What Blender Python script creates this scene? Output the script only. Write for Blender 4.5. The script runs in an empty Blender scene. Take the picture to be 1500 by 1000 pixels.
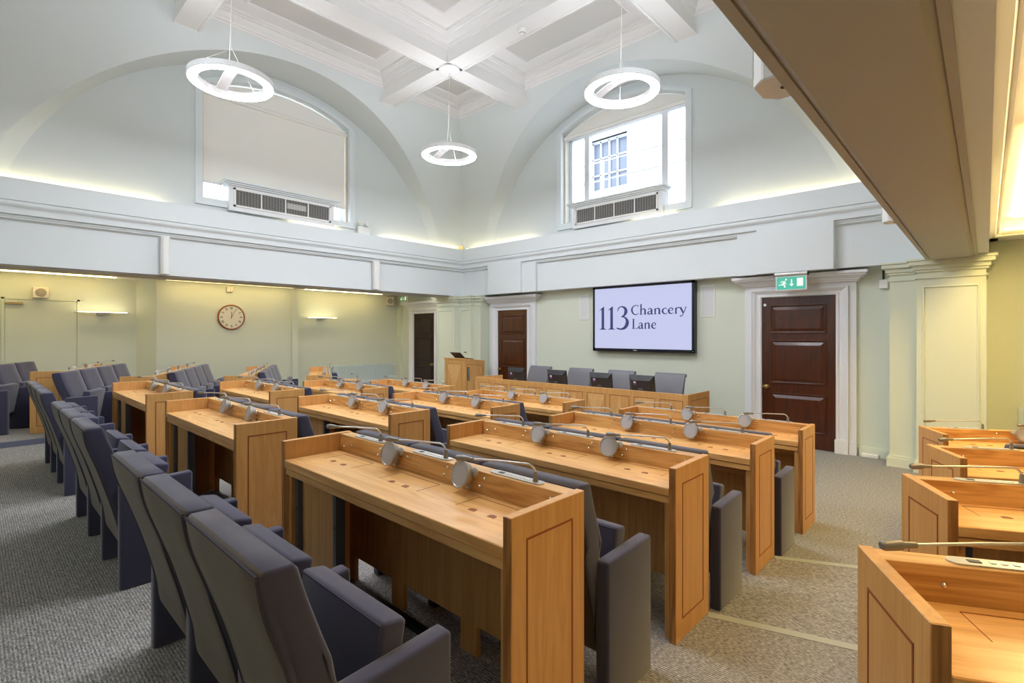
import bpy, bmesh, math, random
from mathutils import Vector, Matrix
random.seed(7)
PI = math.pi
sc = bpy.context.scene
COL = sc.collection

# ------------------------------------------------------------------ materials
def lin(c):
    return tuple(((v/255.0)/12.92 if v/255.0 <= .04045 else ((v/255.0+.055)/1.055)**2.4) for v in c) + (1.0,)

def new_mat(name):
    m = bpy.data.materials.new(name); m.use_nodes = True
    nt = m.node_tree
    return m, nt, nt.nodes['Principled BSDF']

def plain(name, rgb, rough=.5, metal=0.0, spec=.5, noise=0.0, nscale=6.0, bump=0.0, bscale=300.0, sheen=0.0):
    m, nt, b = new_mat(name)
    b.inputs['Base Color'].default_value = lin(rgb)
    b.inputs['Roughness'].default_value = rough
    b.inputs['Metallic'].default_value = metal
    b.inputs['Specular IOR Level'].default_value = spec
    if sheen:
        b.inputs['Sheen Weight'].default_value = sheen
        b.inputs['Sheen Roughness'].default_value = .5
    if noise or bump:
        tc = nt.nodes.new('ShaderNodeTexCoord')
    if noise:
        n = nt.nodes.new('ShaderNodeTexNoise'); n.inputs['Scale'].default_value = nscale; n.inputs['Detail'].default_value = 4
        nt.links.new(tc.outputs['Object'], n.inputs['Vector'])
        hs = nt.nodes.new('ShaderNodeHueSaturation'); hs.inputs['Color'].default_value = lin(rgb)
        mr = nt.nodes.new('ShaderNodeMapRange'); mr.inputs['To Min'].default_value = 1-noise; mr.inputs['To Max'].default_value = 1+noise
        nt.links.new(n.outputs['Fac'], mr.inputs['Value']); nt.links.new(mr.outputs['Result'], hs.inputs['Value'])
        nt.links.new(hs.outputs['Color'], b.inputs['Base Color'])
    if bump:
        n2 = nt.nodes.new('ShaderNodeTexNoise'); n2.inputs['Scale'].default_value = bscale; n2.inputs['Detail'].default_value = 2
        nt.links.new(tc.outputs['Object'], n2.inputs['Vector'])
        bp = nt.nodes.new('ShaderNodeBump'); bp.inputs['Strength'].default_value = bump; bp.inputs['Distance'].default_value = .002
        nt.links.new(n2.outputs['Fac'], bp.inputs['Height']); nt.links.new(bp.outputs['Normal'], b.inputs['Normal'])
    return m

def wood(name, dark, light, grain, rough=.35, contrast=1.0, coat=0.0, fine=70.0, along=2.2):
    """grain: 'x','y' or 'z' = direction the fibres run in object space"""
    m, nt, b = new_mat(name)
    N = nt.nodes.new; L = nt.links.new
    tc = N('ShaderNodeTexCoord'); oi = N('ShaderNodeObjectInfo')
    mul = N('ShaderNodeVectorMath'); mul.operation = 'SCALE'; mul.inputs[0].default_value = (7.3, 11.1, 5.7)
    L(oi.outputs['Random'], mul.inputs['Scale'])
    add = N('ShaderNodeVectorMath'); add.operation = 'ADD'
    L(tc.outputs['Object'], add.inputs[0]); L(mul.outputs['Vector'], add.inputs[1])
    def stretched(across, al):
        mp = N('ShaderNodeMapping')
        s = [across]*3; s['xyz'.index(grain)] = al
        mp.inputs['Scale'].default_value = s
        L(add.outputs['Vector'], mp.inputs['Vector']); return mp
    n1 = N('ShaderNodeTexNoise'); n1.inputs['Scale'].default_value = 1; n1.inputs['Detail'].default_value = 5; n1.inputs['Roughness'].default_value = .65
    L(stretched(fine, along).outputs['Vector'], n1.inputs['Vector'])
    n2 = N('ShaderNodeTexNoise'); n2.inputs['Scale'].default_value = 1; n2.inputs['Detail'].default_value = 3; n2.inputs['Distortion'].default_value = 1.2
    L(stretched(9.0, .9).outputs['Vector'], n2.inputs['Vector'])
    wv = N('ShaderNodeMath'); wv.operation = 'MULTIPLY'; wv.inputs[1].default_value = 26.0
    L(n2.outputs['Fac'], wv.inputs[0])
    sn = N('ShaderNodeMath'); sn.operation = 'SINE'; L(wv.outputs[0], sn.inputs[0])
    mr = N('ShaderNodeMapRange'); mr.inputs['From Min'].default_value = -1; mr.inputs['From Max'].default_value = 1
    L(sn.outputs[0], mr.inputs['Value'])
    mix = N('ShaderNodeMath'); mix.operation = 'MULTIPLY_ADD'; mix.inputs[1].default_value = .32*contrast
    L(mr.outputs['Result'], mix.inputs[0]); 
    sub = N('ShaderNodeMath'); sub.operation = 'MULTIPLY_ADD'; sub.inputs[1].default_value = 1.1*contrast; sub.inputs[2].default_value = .34-.55*contrast
    L(n1.outputs['Fac'], sub.inputs[0]); L(sub.outputs[0], mix.inputs[2])
    rp = N('ShaderNodeValToRGB'); rp.color_ramp.elements[0].position = .12; rp.color_ramp.elements[1].position = .78
    rp.color_ramp.elements[0].color = lin(dark); rp.color_ramp.elements[1].color = lin(light)
    L(mix.outputs[0], rp.inputs['Fac'])
    L(rp.outputs['Color'], b.inputs['Base Color'])
    b.inputs['Roughness'].default_value = rough
    if coat:
        b.inputs['Coat Weight'].default_value = coat; b.inputs['Coat Roughness'].default_value = .12
    bp = N('ShaderNodeBump'); bp.inputs['Strength'].default_value = .08; bp.inputs['Distance'].default_value = .001
    L(n1.outputs['Fac'], bp.inputs['Height']); L(bp.outputs['Normal'], b.inputs['Normal'])
    return m

def emit(name, rgb, strength):
    m, nt, b = new_mat(name)
    b.inputs['Base Color'].default_value = lin(rgb)
    b.inputs['Emission Color'].default_value = lin(rgb)
    b.inputs['Emission Strength'].default_value = strength
    b.inputs['Roughness'].default_value = .6
    return m

def carpet_mat(name, c0, c1, c2):
    m, nt, b = new_mat(name)
    N = nt.nodes.new; L = nt.links.new
    tc = N('ShaderNodeTexCoord')
    wv = N('ShaderNodeTexWave'); wv.wave_type = 'BANDS'; wv.bands_direction = 'X'; wv.inputs['Scale'].default_value = 23
    wv.inputs['Distortion'].default_value = .9; wv.inputs['Detail'].default_value = 2; wv.inputs['Detail Scale'].default_value = 2.5
    L(tc.outputs['Object'], wv.inputs['Vector'])
    mp = N('ShaderNodeMapping'); mp.inputs['Scale'].default_value = (170, 55, 150); L(tc.outputs['Object'], mp.inputs['Vector'])
    nz = N('ShaderNodeTexNoise'); nz.inputs['Scale'].default_value = 1; nz.inputs['Detail'].default_value = 3
    L(mp.outputs['Vector'], nz.inputs['Vector'])
    n3 = N('ShaderNodeTexNoise'); n3.inputs['Scale'].default_value = 1.3; n3.inputs['Detail'].default_value = 2
    L(tc.outputs['Object'], n3.inputs['Vector'])
    a = N('ShaderNodeMath'); a.operation = 'MULTIPLY_ADD'; a.inputs[1].default_value = .26
    L(wv.outputs['Fac'], a.inputs[0])
    s = N('ShaderNodeMath'); s.operation = 'MULTIPLY_ADD'; s.inputs[1].default_value = 1.3; s.inputs[2].default_value = -.30
    L(nz.outputs['Fac'], s.inputs[0]); L(s.outputs[0], a.inputs[2])
    rp = N('ShaderNodeValToRGB'); rp.color_ramp.elements[0].position = .1; rp.color_ramp.elements[1].position = .9
    rp.color_ramp.elements[0].color = lin(c0); rp.color_ramp.elements[1].color = lin(c2)
    e = rp.color_ramp.elements.new(.5); e.color = lin(c1)
    L(a.outputs[0], rp.inputs['Fac']); L(rp.outputs['Color'], b.inputs['Base Color'])
    b.inputs['Roughness'].default_value = .95; b.inputs['Specular IOR Level'].default_value = .1
    bp = N('ShaderNodeBump'); bp.inputs['Strength'].default_value = .5; bp.inputs['Distance'].default_value = .004
    L(a.outputs[0], bp.inputs['Height']); L(bp.outputs['Normal'], b.inputs['Normal'])
    return m

def glass_mat(name):
    m = bpy.data.materials.new(name); m.use_nodes = True
    nt = m.node_tree; nt.nodes.clear()
    N = nt.nodes.new; L = nt.links.new
    o = N('ShaderNodeOutputMaterial'); t = N('ShaderNodeBsdfTransparent'); g = N('ShaderNodeBsdfGlossy')
    g.inputs['Roughness'].default_value = .02; t.inputs['Color'].default_value = (.93, .96, .97, 1)
    mx = N('ShaderNodeMixShader'); fr = N('ShaderNodeFresnel'); fr.inputs['IOR'].default_value = 1.25
    L(fr.outputs[0], mx.inputs[0]); L(t.outputs[0], mx.inputs[1]); L(g.outputs[0], mx.inputs[2]); L(mx.outputs[0], o.inputs[0])
    return m

def mesh_grille(name, rgb, scale, dark):
    m, nt, b = new_mat(name)
    N = nt.nodes.new; L = nt.links.new
    tc = N('ShaderNodeTexCoord'); v = N('ShaderNodeTexVoronoi'); v.inputs['Scale'].default_value = scale; v.inputs['Randomness'].default_value = 0
    L(tc.outputs['Object'], v.inputs['Vector'])
    rp = N('ShaderNodeValToRGB'); rp.color_ramp.elements[0].color = lin(dark); rp.color_ramp.elements[1].color = lin(rgb)
    rp.color_ramp.elements[0].position = .2; rp.color_ramp.elements[1].position = .4
    L(v.outputs['Distance'], rp.inputs['Fac']); L(rp.outputs['Color'], b.inputs['Base Color'])
    b.inputs['Roughness'].default_value = .6
    return m

def leather_mat():
    m, nt, b = new_mat('leather')
    N = nt.nodes.new; L = nt.links.new
    tc = N('ShaderNodeTexCoord')
    mp = N('ShaderNodeMapping'); mp.inputs['Scale'].default_value = (6, 26, 3); L(tc.outputs['Object'], mp.inputs['Vector'])
    n = N('ShaderNodeTexNoise'); n.inputs['Scale'].default_value = 1; n.inputs['Detail'].default_value = 3; n.inputs['Distortion'].default_value = .6
    L(mp.outputs['Vector'], n.inputs['Vector'])
    bp = N('ShaderNodeBump'); bp.inputs['Strength'].default_value = .35; bp.inputs['Distance'].default_value = .015
    L(n.outputs['Fac'], bp.inputs['Height']); L(bp.outputs['Normal'], b.inputs['Normal'])
    b.inputs['Base Color'].default_value = lin((112, 111, 118)); b.inputs['Roughness'].default_value = .42
    return m

def facade_mat():
    m, nt, b = new_mat('white_glazed_brick')
    N = nt.nodes.new; L = nt.links.new
    tc = N('ShaderNodeTexCoord'); mp = N('ShaderNodeMapping'); mp.inputs['Rotation'].default_value = (PI/2, 0, PI/2)
    L(tc.outputs['Object'], mp.inputs['Vector'])
    br = N('ShaderNodeTexBrick'); br.inputs['Scale'].default_value = 3.6
    br.inputs['Color1'].default_value = lin((240, 240, 240)); br.inputs['Color2'].default_value = lin((232, 233, 235)); br.inputs['Mortar'].default_value = lin((222, 222, 224))
    br.inputs['Mortar Size'].default_value = .01
    L(mp.outputs['Vector'], br.inputs['Vector']); L(br.outputs['Color'], b.inputs['Base Color'])
    b.inputs['Roughness'].default_value = .5
    return m

M = {}
M['carpet'] = carpet_mat('carpet', (84, 83, 83), (146, 143, 140), (205, 201, 196))
M['nosing'] = plain('nosing', (168, 171, 162), .6)
M['edge_nosing'] = plain('edge_nosing', (96, 100, 118), .55)
M['wall_green'] = plain('wall_green', (214, 219, 203), .75, noise=.012, nscale=2.0)
M['wall_upper'] = plain('wall_upper', (215, 220, 219), .8, noise=.012, nscale=1.6)
M['beam_white'] = plain('beam_white', (222, 227, 229), .55, noise=.01, nscale=2)
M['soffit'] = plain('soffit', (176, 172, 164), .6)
M['trim_white'] = plain('trim_white', (226, 226, 228), .45)
M['trim_green'] = plain('trim_green', (214, 219, 200), .6)
M['ceil_white'] = plain('ceil_white', (230, 228, 226), .7)
M['ceil_panel'] = mesh_grille('ceil_panel', (208, 205, 200), 26.0, (188, 185, 180))
M['oak_y'] = wood('oak_worktop', (208, 147, 80), (246, 199, 130), 'y', .36, .7, coat=.05)
M['oak_up'] = wood('oak_upstand', (180, 124, 62), (226, 178, 112), 'y', .36, 1.15)
M['oak_z'] = wood('oak_panel', (196, 140, 78), (226, 176, 110), 'z', .38, .55)
M['oak_edge'] = wood('oak_edge', (132, 84, 40), (186, 132, 76), 'z', .4, 1.1)
M['oak_under'] = wood('oak_modesty', (192, 136, 74), (224, 174, 106), 'z', .45, .7)
M['inlay'] = plain('inlay', (146, 80, 36), .5)
M['oak_diamond'] = wood('oak_diamond', (206, 156, 94), (236, 192, 130), 'x', .36, .6)
M['finger'] = plain('finger_hole', (146, 78, 34), .6)
M['fabric'] = plain('fabric', (62, 61, 84), .9, spec=.25, noise=.05, nscale=40, bump=.35, bscale=900, sheen=.4)
M['fabric_rear'] = plain('fabric_rear', (82, 73, 66), .9, spec=.25, noise=.05, nscale=40, bump=.35, bscale=900, sheen=.2)
M['fabric_dark'] = plain('fabric_piping', (70, 68, 80), .9, spec=.2)
M['steel'] = plain('steel_post', (104, 108, 118), .4, .6)
M['silver'] = plain('silver', (196, 193, 189), .32, .35)
M['chrome'] = plain('chrome', (214, 212, 208), .18, 1.0)
M['mic_dark'] = plain('mic_head', (140, 134, 126), .4, .35, noise=.2, nscale=400)
M['spk_grey'] = mesh_grille('speaker_mesh', (184, 184, 190), 420.0, (146, 146, 152))
M['spk_body'] = plain('speaker_body', (178, 172, 164), .3, .35)
M['button'] = plain('button_light', (226, 226, 226), .4)
M['black'] = plain('black_plastic', (22, 22, 25), .38)
M['black_soft'] = plain('dark_grey_plastic', (66, 67, 72), .5)
M['monitor_grey'] = plain('monitor_grey', (44, 44, 48), .45)
M['void'] = plain('void', (24, 22, 20), .9)
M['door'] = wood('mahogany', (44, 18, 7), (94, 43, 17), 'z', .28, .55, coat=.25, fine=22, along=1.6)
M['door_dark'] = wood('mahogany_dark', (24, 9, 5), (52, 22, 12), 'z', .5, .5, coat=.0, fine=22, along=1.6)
M['brass'] = plain('brass', (176, 148, 92), .3, .9)
M['plastic_white'] = plain('plastic_white', (232, 231, 228), .45)
M['plastic_cream'] = plain('plastic_cream', (222, 212, 196), .5)
M['grille_grey'] = mesh_grille('grille_grey', (214, 214, 214), 260.0, (176, 176, 178))
M['grille_tan'] = mesh_grille('grille_tan', (168, 158, 142), 240.0, (130, 120, 106))
M['blind'] = plain('blind_fabric', (240, 236, 228), .85, noise=.015, nscale=3, bump=.1, bscale=600)
M['slat_dark'] = plain('vent_dark', (66, 66, 66), .7)
M['slat'] = plain('vent_slat', (176, 172, 166), .5)
M['glass'] = glass_mat('window_glass')
M['facade'] = facade_mat()
M['facade_stone'] = plain('facade_stone', (196, 198, 204), .7)
M['pane_dark'] = plain('facade_pane', (104, 112, 128), .25)
M['leather'] = leather_mat()
M['screen'] = emit('screen_glow', (206, 211, 247), .40)
M['screen'].node_tree.nodes['Principled BSDF'].inputs['Base Color'].default_value = (.02, .02, .025, 1)
M['ink'] = plain('screen_ink', (62, 72, 132), .5)
M['bezel'] = plain('bezel', (20, 22, 36), .25)
M['ring_glow'] = emit('ring_glow', (243, 247, 255), 41.0)
M['ring_fill'] = emit('ring_added_uplight', (244, 247, 255), 11.0)
M['ring_body'] = plain('ring_body', (236, 234, 234), .45)
M['warm_strip'] = emit('warm_strip', (255, 228, 156), 7.0)
M['cove_strip'] = emit('cove_strip', (255, 238, 190), 5.0)
M['sconce_glow'] = emit('sconce_glow', (255, 242, 196), 7.0)
M['lamp_warm'] = emit('alcove_lamp', (255, 222, 158), 5.0)
M['lamp_warm_far'] = emit('alcove_lamp_far', (255, 226, 150), 10.0)
M['fill_neutral'] = emit('alcove_fill_left', (252, 250, 240), 2.7)
M['sign_green'] = emit('sign_green', (64, 158, 138), .35)
M['sign_green_dark'] = emit('sign_green_dark', (70, 110, 70), .25)
M['sign_white'] = emit('sign_white', (226, 226, 214), .3)
M['clock_face'] = plain('clock_face', (226, 220, 206), .5)
M['clock_rim'] = wood('clock_rim', (120, 62, 22), (172, 96, 44), 'x', .35, .6)
M['clock_ink'] = plain('clock_ink', (40, 36, 34), .6)
M['radiator'] = plain('radiator_enamel', (206, 218, 220), .4)
M['purple'] = plain('asset_sticker', (128, 70, 150), .5)
M['red_led'] = plain('green_led', (90, 190, 120), .4)

# ------------------------------------------------------------------ mesh helpers
class MB:
    def __init__(self):
        self.bm = bmesh.new()
    def quad(self, pts):
        vs = [self.bm.verts.new(p) for p in pts]
        return self.bm.faces.new(vs)
    def box(self, x0, x1, y0, y1, z0, z1, bevel=0.0, seg=2):
        r = bmesh.ops.create_cube(self.bm, size=1.0)
        vs = r['verts']
        for v in vs:
            v.co = Vector((x0+(v.co.x+.5)*(x1-x0), y0+(v.co.y+.5)*(y1-y0), z0+(v.co.z+.5)*(z1-z0)))
        if bevel:
            es = list({e for v in vs for e in v.link_edges})
            bmesh.ops.bevel(self.bm, geom=es, offset=bevel, segments=seg, profile=.5, affect='EDGES')
        return self
    def prism(self, poly, axis, a0, a1, bevel=0.0, seg=2):
        """poly in the two other axes (cyclic order kept x<y<z without axis)"""
        def P(p, a):
            if axis == 'x': return (a, p[0], p[1])
            if axis == 'y': return (p[0], a, p[1])
            return (p[0], p[1], a)
        A = [self.bm.verts.new(P(p, a0)) for p in poly]; B = [self.bm.verts.new(P(p, a1)) for p in poly]
        n = len(poly); fs = [self.bm.faces.new(A), self.bm.faces.new(B[::-1])]
        for i in range(n):
            fs.append(self.bm.faces.new((A[i], B[i], B[(i+1) % n], A[(i+1) % n])))
        if bevel:
            es = list({e for f in fs for e in f.edges})
            bmesh.ops.bevel(self.bm, geom=es, offset=bevel, segments=seg, profile=.5, affect='EDGES')
        return self
    def tube(self, pts, r, n=8, radii=None, cap=True):
        pts = [Vector(p) for p in pts]; rings = []
        up = Vector((0, 0, 1))
        for i, p in enumerate(pts):
            t = (pts[min(i+1, len(pts)-1)]-pts[max(i-1, 0)]).normalized()
            a = t.cross(up)
            if a.length < 1e-3: a = t.cross(Vector((1, 0, 0)))
            a.normalize(); b = t.cross(a).normalized()
            rr = radii[i] if radii else r
            rings.append([self.bm.verts.new(p+a*math.cos(2*PI*k/n)*rr+b*math.sin(2*PI*k/n)*rr) for k in range(n)])
        for i in range(len(rings)-1):
            for k in range(n):
                self.bm.faces.new((rings[i][k], rings[i][(k+1) % n], rings[i+1][(k+1) % n], rings[i+1][k]))
        if cap:
            self.bm.faces.new(rings[0][::-1]); self.bm.faces.new(rings[-1])
        return self
    def lathe(self, prof, n=24, mat=None, closed=False):
        """prof: (r,z) list; revolve about z"""
        rings = []
        for r, z in prof:
            if r < 1e-6: rings.append([self.bm.verts.new((0, 0, z))])
            else: rings.append([self.bm.verts.new((r*math.cos(2*PI*k/n), r*math.sin(2*PI*k/n), z)) for k in range(n)])
        pairs = list(zip(rings[:-1], rings[1:]))
        if closed: pairs.append((rings[-1], rings[0]))
        new = [v for rg in rings for v in rg]
        for A, B in pairs:
            for k in range(n):
                k2 = (k+1) % n
                if len(A) == 1: self.bm.faces.new((A[0], B[k2], B[k]))
                elif len(B) == 1: self.bm.faces.new((A[k], A[k2], B[0]))
                else: self.bm.faces.new((A[k], A[k2], B[k2], B[k]))
        if mat is not None:
            for v in new: v.co = mat @ v.co
        return self
    def loft(self, loops, closed=True):
        L = [[self.bm.verts.new(p) for p in lp] for lp in loops]
        n = len(L[0])
        for A, B in zip(L[:-1], L[1:]):
            for i in range(n if closed else n-1):
                j = (i+1) % n
                try: self.bm.faces.new((A[i], A[j], B[j], B[i]))
                except ValueError: pass
        return L
    def xf(self, mat):
        for v in self.bm.verts: v.co = mat @ v.co
        return self
    def build(self, name, mat, parent=None, smooth=True, ang=35):
        bmesh.ops.recalc_face_normals(self.bm, faces=self.bm.faces[:])
        me = bpy.data.meshes.new(name); self.bm.to_mesh(me); self.bm.free()
        me.materials.append(mat)
        if smooth:
            for p in me.polygons: p.use_smooth = True
            me.set_sharp_from_angle(angle=math.radians(ang))
        o = bpy.data.objects.new(name, me); COL.objects.link(o)
        if parent: o.parent = parent
        return o

def tag(o, label=None, cat=None, group=None, kind=None):
    if label: o['label'] = label
    if cat: o['category'] = cat
    if group: o['group'] = group
    if kind: o['kind'] = kind
    return o
def empty(name, loc=(0, 0, 0), rz=0.0):
    o = bpy.data.objects.new(name, None); COL.objects.link(o)
    o.location = loc; o.rotation_euler = (0, 0, rz); o.empty_display_size = .1
    return o
def struct(o):
    o['kind'] = 'structure'; return o
def copy_tree(o, parent=None):
    c = o.copy(); COL.objects.link(c)
    if parent: c.parent = parent
    for ch in kids.get(o.name, []): 
        copy_tree(ch, c)
    kids[c.name] = list(c.children)
    return c
kids = {}
def index_tree(o):
    kids[o.name] = list(o.children)
    for ch in o.children: index_tree(ch)

def catmull(pts, n=4):
    out = []
    P = [pts[0]]+list(pts)+[pts[-1]]
    for i in range(1, len(P)-2):
        p0, p1, p2, p3 = P[i-1], P[i], P[i+1], P[i+2]
        for k in range(n):
            t = k/n
            out.append(tuple(.5*((2*b)+(-a+c)*t+(2*a-5*b+4*c-d)*t*t+(-a+3*b-3*c+d)*t**3) for a, b, c, d in zip(p0, p1, p2, p3)))
    out.append(tuple(pts[-1])); return out

# ------------------------------------------------------------------ room constants
XW = 8.41          # screen wall plane
YC = 12.5          # clock wall plane
YR = -2.8          # right alcove wall
XB = -0.93         # wall behind
ZA = 2.755         # alcove ceilings
BZ = 2.58          # underside of the beams
TOP = 3.675        # top of the parapets
CX0, CY0 = 3.74, 4.85
ROW_X = [1.192+1.1876*k for k in range(4)]
TIER = [.209, .139, .070, 0.0]
BLK = [1.12, 3.60, 6.07]
DL = 1.76          # desk length, three seats
DD = .405          # desk depth
DH = .87
WA = math.radians(26.7)

# ------------------------------------------------------------------ floor
b = MB(); b.box(XB, XW, YR, YC+.1, -.2, 0)
struct(b.build('floor', M['carpet'], smooth=False))
RW = [(1.714+1.329*k, .28) for k in range(4)]
LW = [(1.78+1.329*k, 8.63) for k in range(4)]
for k in range(3):
    xb = ROW_X[k]+DD
    rb, lb = RW[k], LW[k]
    poly = [(XB, YR), (rb[0]+(rb[1]-YR)*math.tan(WA), YR), rb, (xb, 1.12), (xb, 7.83), lb, (min(lb[0]+(YC-lb[1])*math.tan(WA), 8), YC), (XB, YC)]
    z1 = TIER[k]; z0 = TIER[k+1]
    b = MB(); b.prism(poly, 'z', z0-.001 if k < 2 else -.01, z1)
    struct(b.build('floor', M['carpet'], smooth=False))
    for (p, q) in ((rb, (xb, 1.12)), ((xb, 7.83), lb)):
        p = Vector(p); q = Vector(q); d = (q-p).normalized(); nrm = Vector((-d.y, d.x))
        if nrm.x > 0: nrm = -nrm
        b = MB(); w = .05
        pp = [p-nrm*.004, q-nrm*.004, q+nrm*w, p+nrm*w]
        b.prism([tuple(v) for v in pp], 'z', z1-.03, z1+.003)
        struct(b.build('trim_1', M['nosing'], smooth=False))
    # gaps between the blocks
    for y0, y1 in ((BLK[0]+DL, BLK[1]), (BLK[1]+DL, BLK[2])):
        b = MB(); b.box(xb-.05, xb+.004, y0+.005, y1-.005, z1-.03, z1+.003)
        struct(b.build('trim_2', M['nosing'], smooth=False))
# platform behind the left wing
b = MB(); b.prism([(XB, 9.2), (.82, 9.25), (.93, 9.52), (2.45, 12.5), (XB, 12.5)], 'z', .2, .278)
struct(b.build('floor', M['carpet'], smooth=False))
b = MB(); b.prism([(XB, 9.185), (.83, 9.235), (.83, 9.275), (XB, 9.225)], 'z', .209, .282)
struct(b.build('trim_3', M['edge_nosing'], smooth=False))

# ------------------------------------------------------------------ lower walls
b = MB(); b.box(XW, XW+.15, YR-.15, YC+.15, -.2, 3.7)
struct(b.build('wall_front', M['wall_green'], smooth=False))
poly = [(XB-.1, YC), (2.29, YC), (2.55, 12.12), (5.33, 12.12), (5.33, 12.3), (XW+.1, 12.3), (XW+.1, YC+.3), (XB-.1, YC+.3)]
b = MB(); b.prism(poly, 'z', -.2, ZA+.1); b.box(5.24, 5.38, 12.05, 12.4, -.2, ZA+.1)
struct(b.build('wall_left', M['wall_green'], smooth=False))
b = MB(); b.box(XB, XW, YR-.15, YR, -.2, 3.0)
struct(b.build('wall_right', M['wall_green'], smooth=False))
b = MB(); b.box(XB-.15, XB, YR-.15, YC+.15, -.2, 3.7)
struct(b.build('wall_back', M['wall_green'], smooth=False))
# alcove ceilings
b = MB(); b.box(XB, XW, 9.5, YC+.1, ZA, ZA+.1)
struct(b.build('ceiling', M['ceil_white'], smooth=False))
b = MB()
b.box(XB, XW, YR, -.75, ZA+.03, ZA+.15); b.box(XB, .6, -.75, .3, ZA+.03, ZA+.15); b.box(7.75, XW, -.75, .3, ZA+.03, ZA+.15)
b.box(XB, XW, -.10, .3, ZA+.03, ZA+.15); b.box(.5, 7.85, -.85, 0, ZA+.17, ZA+.2)
# stepped moulding round the trough
def rect_loops(x0, x1, y0, y1, prof):
    return [[(x0+i, y0+i, z), (x1-i, y0+i, z), (x1-i, y1-i, z), (x0+i, y1-i, z)] for i, z in prof]
b.loft(rect_loops(.52, 7.83, -.83, -.02, [(0, ZA+.03), (0, ZA-.01), (.05, ZA), (.06, ZA+.03), (.09, ZA+.05), (.10, ZA+.17)]))
struct(b.build('ceiling', M['ceil_white'], smooth=False))
# skirting
def skirt(name, x0, x1, y0, y1, mat='trim_green', h=.13):
    b = MB(); b.box(x0, x1, y0, y1, 0, h-.02); 
    cx = .006
    b.box(x0+cx if x1-x0 < .1 else x0, x1, y0+(cx if y1-y0 < .1 else 0), y1, h-.02, h)
    return struct(b.build(name, M[mat], smooth=False))
skirt('baseboard_front', 8.36, XW, .9, 1.28); skirt('baseboard_front', 8.37, XW, 2.84, 7.02); skirt('baseboard_front', 8.37, XW, YR, 0)
skirt('baseboard_left', 5.4, 8.3, 12.27, 12.3)
skirt('baseboard_left', 2.6, 5.2, 12.09, 12.12)

# piers: stepped pilasters under the beam ends
def pier(steps, cap_z=2.36):
    for i, (x, y0, y1, panel) in enumerate(steps):
        b = MB(); b.box(x, XW, y0, y1, 0, BZ if i == 0 else BZ)
        if panel:
            m = .055
            for lo, hi in ((.3, 2.25),):
                fr = [(x, y0+m, lo), (x, y1-m, lo), (x, y1-m, hi), (x, y0+m, hi)]
                def ins(k, dx): return [(x-dx, y0+m+k, lo+k), (x-dx, y1-m-k, lo+k), (x-dx, y1-m-k, hi-k), (x-dx, y0+m+k, hi-k)]
                b.loft([ins(0, 0), ins(.004, .012), ins(.016, .014), ins(.024, .002), ins(.03, 0.001)])
        # base and capital
        b.box(x-.04, XW, y0-.03, y1+.03, 0, .11); b.box(x-.025, XW, y0-.02, y1+.02, .11, .14)
        for z0, z1, p in ((cap_z-.02, cap_z+.005, .015), (cap_z+.06, cap_z+.09, .02), (cap_z+.09, cap_z+.14, .04), (cap_z+.14, cap_z+.19, .075), (cap_z+.19, BZ-.005, .09)):
            b.box(x-p, XW, y0-p, y1+p, z0, z1)
        struct(b.build('wall_front', M['trim_green'], smooth=False))
pier([(7.85, 0.0, .62, True), (8.0, .62, .90, False)])
pier([(7.85, 9.22, 9.87, True), (8.0, 8.80, 9.22, True), (8.12, 8.6, 8.80, False)])
b = MB(); b.box(8.33, XW, 12.12, 12.31, 0, ZA)
struct(b.build('wall_front', M['trim_green'], smooth=False))

# ------------------------------------------------------------------ beams with parapet, cornice, fascia
PROF = [(.0, TOP), (.0, 3.395), (.02, 3.39), (.012, 3.37), (.012, 3.345), (.03, 3.318), (.045, 3.312), (.045, 3.30), (.052, 3.297), (.052, 3.226), (.098, 3.222),
        (.088, 3.195), (.105, 3.185), (.105, 3.172), (.145, 3.162), (.16, 3.15), (.16, BZ)]
def beam_x(face, sgn, depth, name):   # runs along X, polygon in (y,z)
    poly = [(face+sgn*o, z) for o, z in PROF]+[(face+sgn*depth, BZ), (face+sgn*depth, ZA+.05), (face+sgn*.3, ZA+.05), (face+sgn*.3, 3.56), (face+sgn*.05, 3.56), (face+sgn*.05, TOP)]
    b = MB(); A = -.52; B = 8.0
    # mitred ends: shorten each vertex with its offset
    def P(p, end):
        o = (p[0]-face)*sgn
        return ((B+min(o, .45)) if end else (A-min(o, .40)), p[0], p[1])
    b.loft([[P(p, 0) for p in poly], [P(p, 1) for p in poly]])
    return struct(b.build(name, M['beam_white'], smooth=False))
def beam_y(face, sgn, depth, name):
    poly = [(face+sgn*o, z) for o, z in PROF]+[(face+sgn*depth, BZ), (face+sgn*depth, 3.56), (face+sgn*.05, 3.56), (face+sgn*.05, TOP)]
    b = MB(); A = .60; B = 9.10
    def P(p, end):
        o = (p[0]-face)*sgn
        return (p[0], (B+min(o, .45)) if end else (A-min(o, .45)), p[1])
    b.loft([[P(p, 0) for p in poly], [P(p, 1) for p in poly]])
    return struct(b.build(name, M['beam_white'], smooth=False))
beam_x(9.10, 1, .77, 'wall_left_beam'); beam_x(.60, -1, .62, 'wall_right_beam')
beam_y(8.0, 1, .45, 'wall_front_beam'); beam_y(-.52, -1, .43, 'wall_back_beam')
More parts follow.
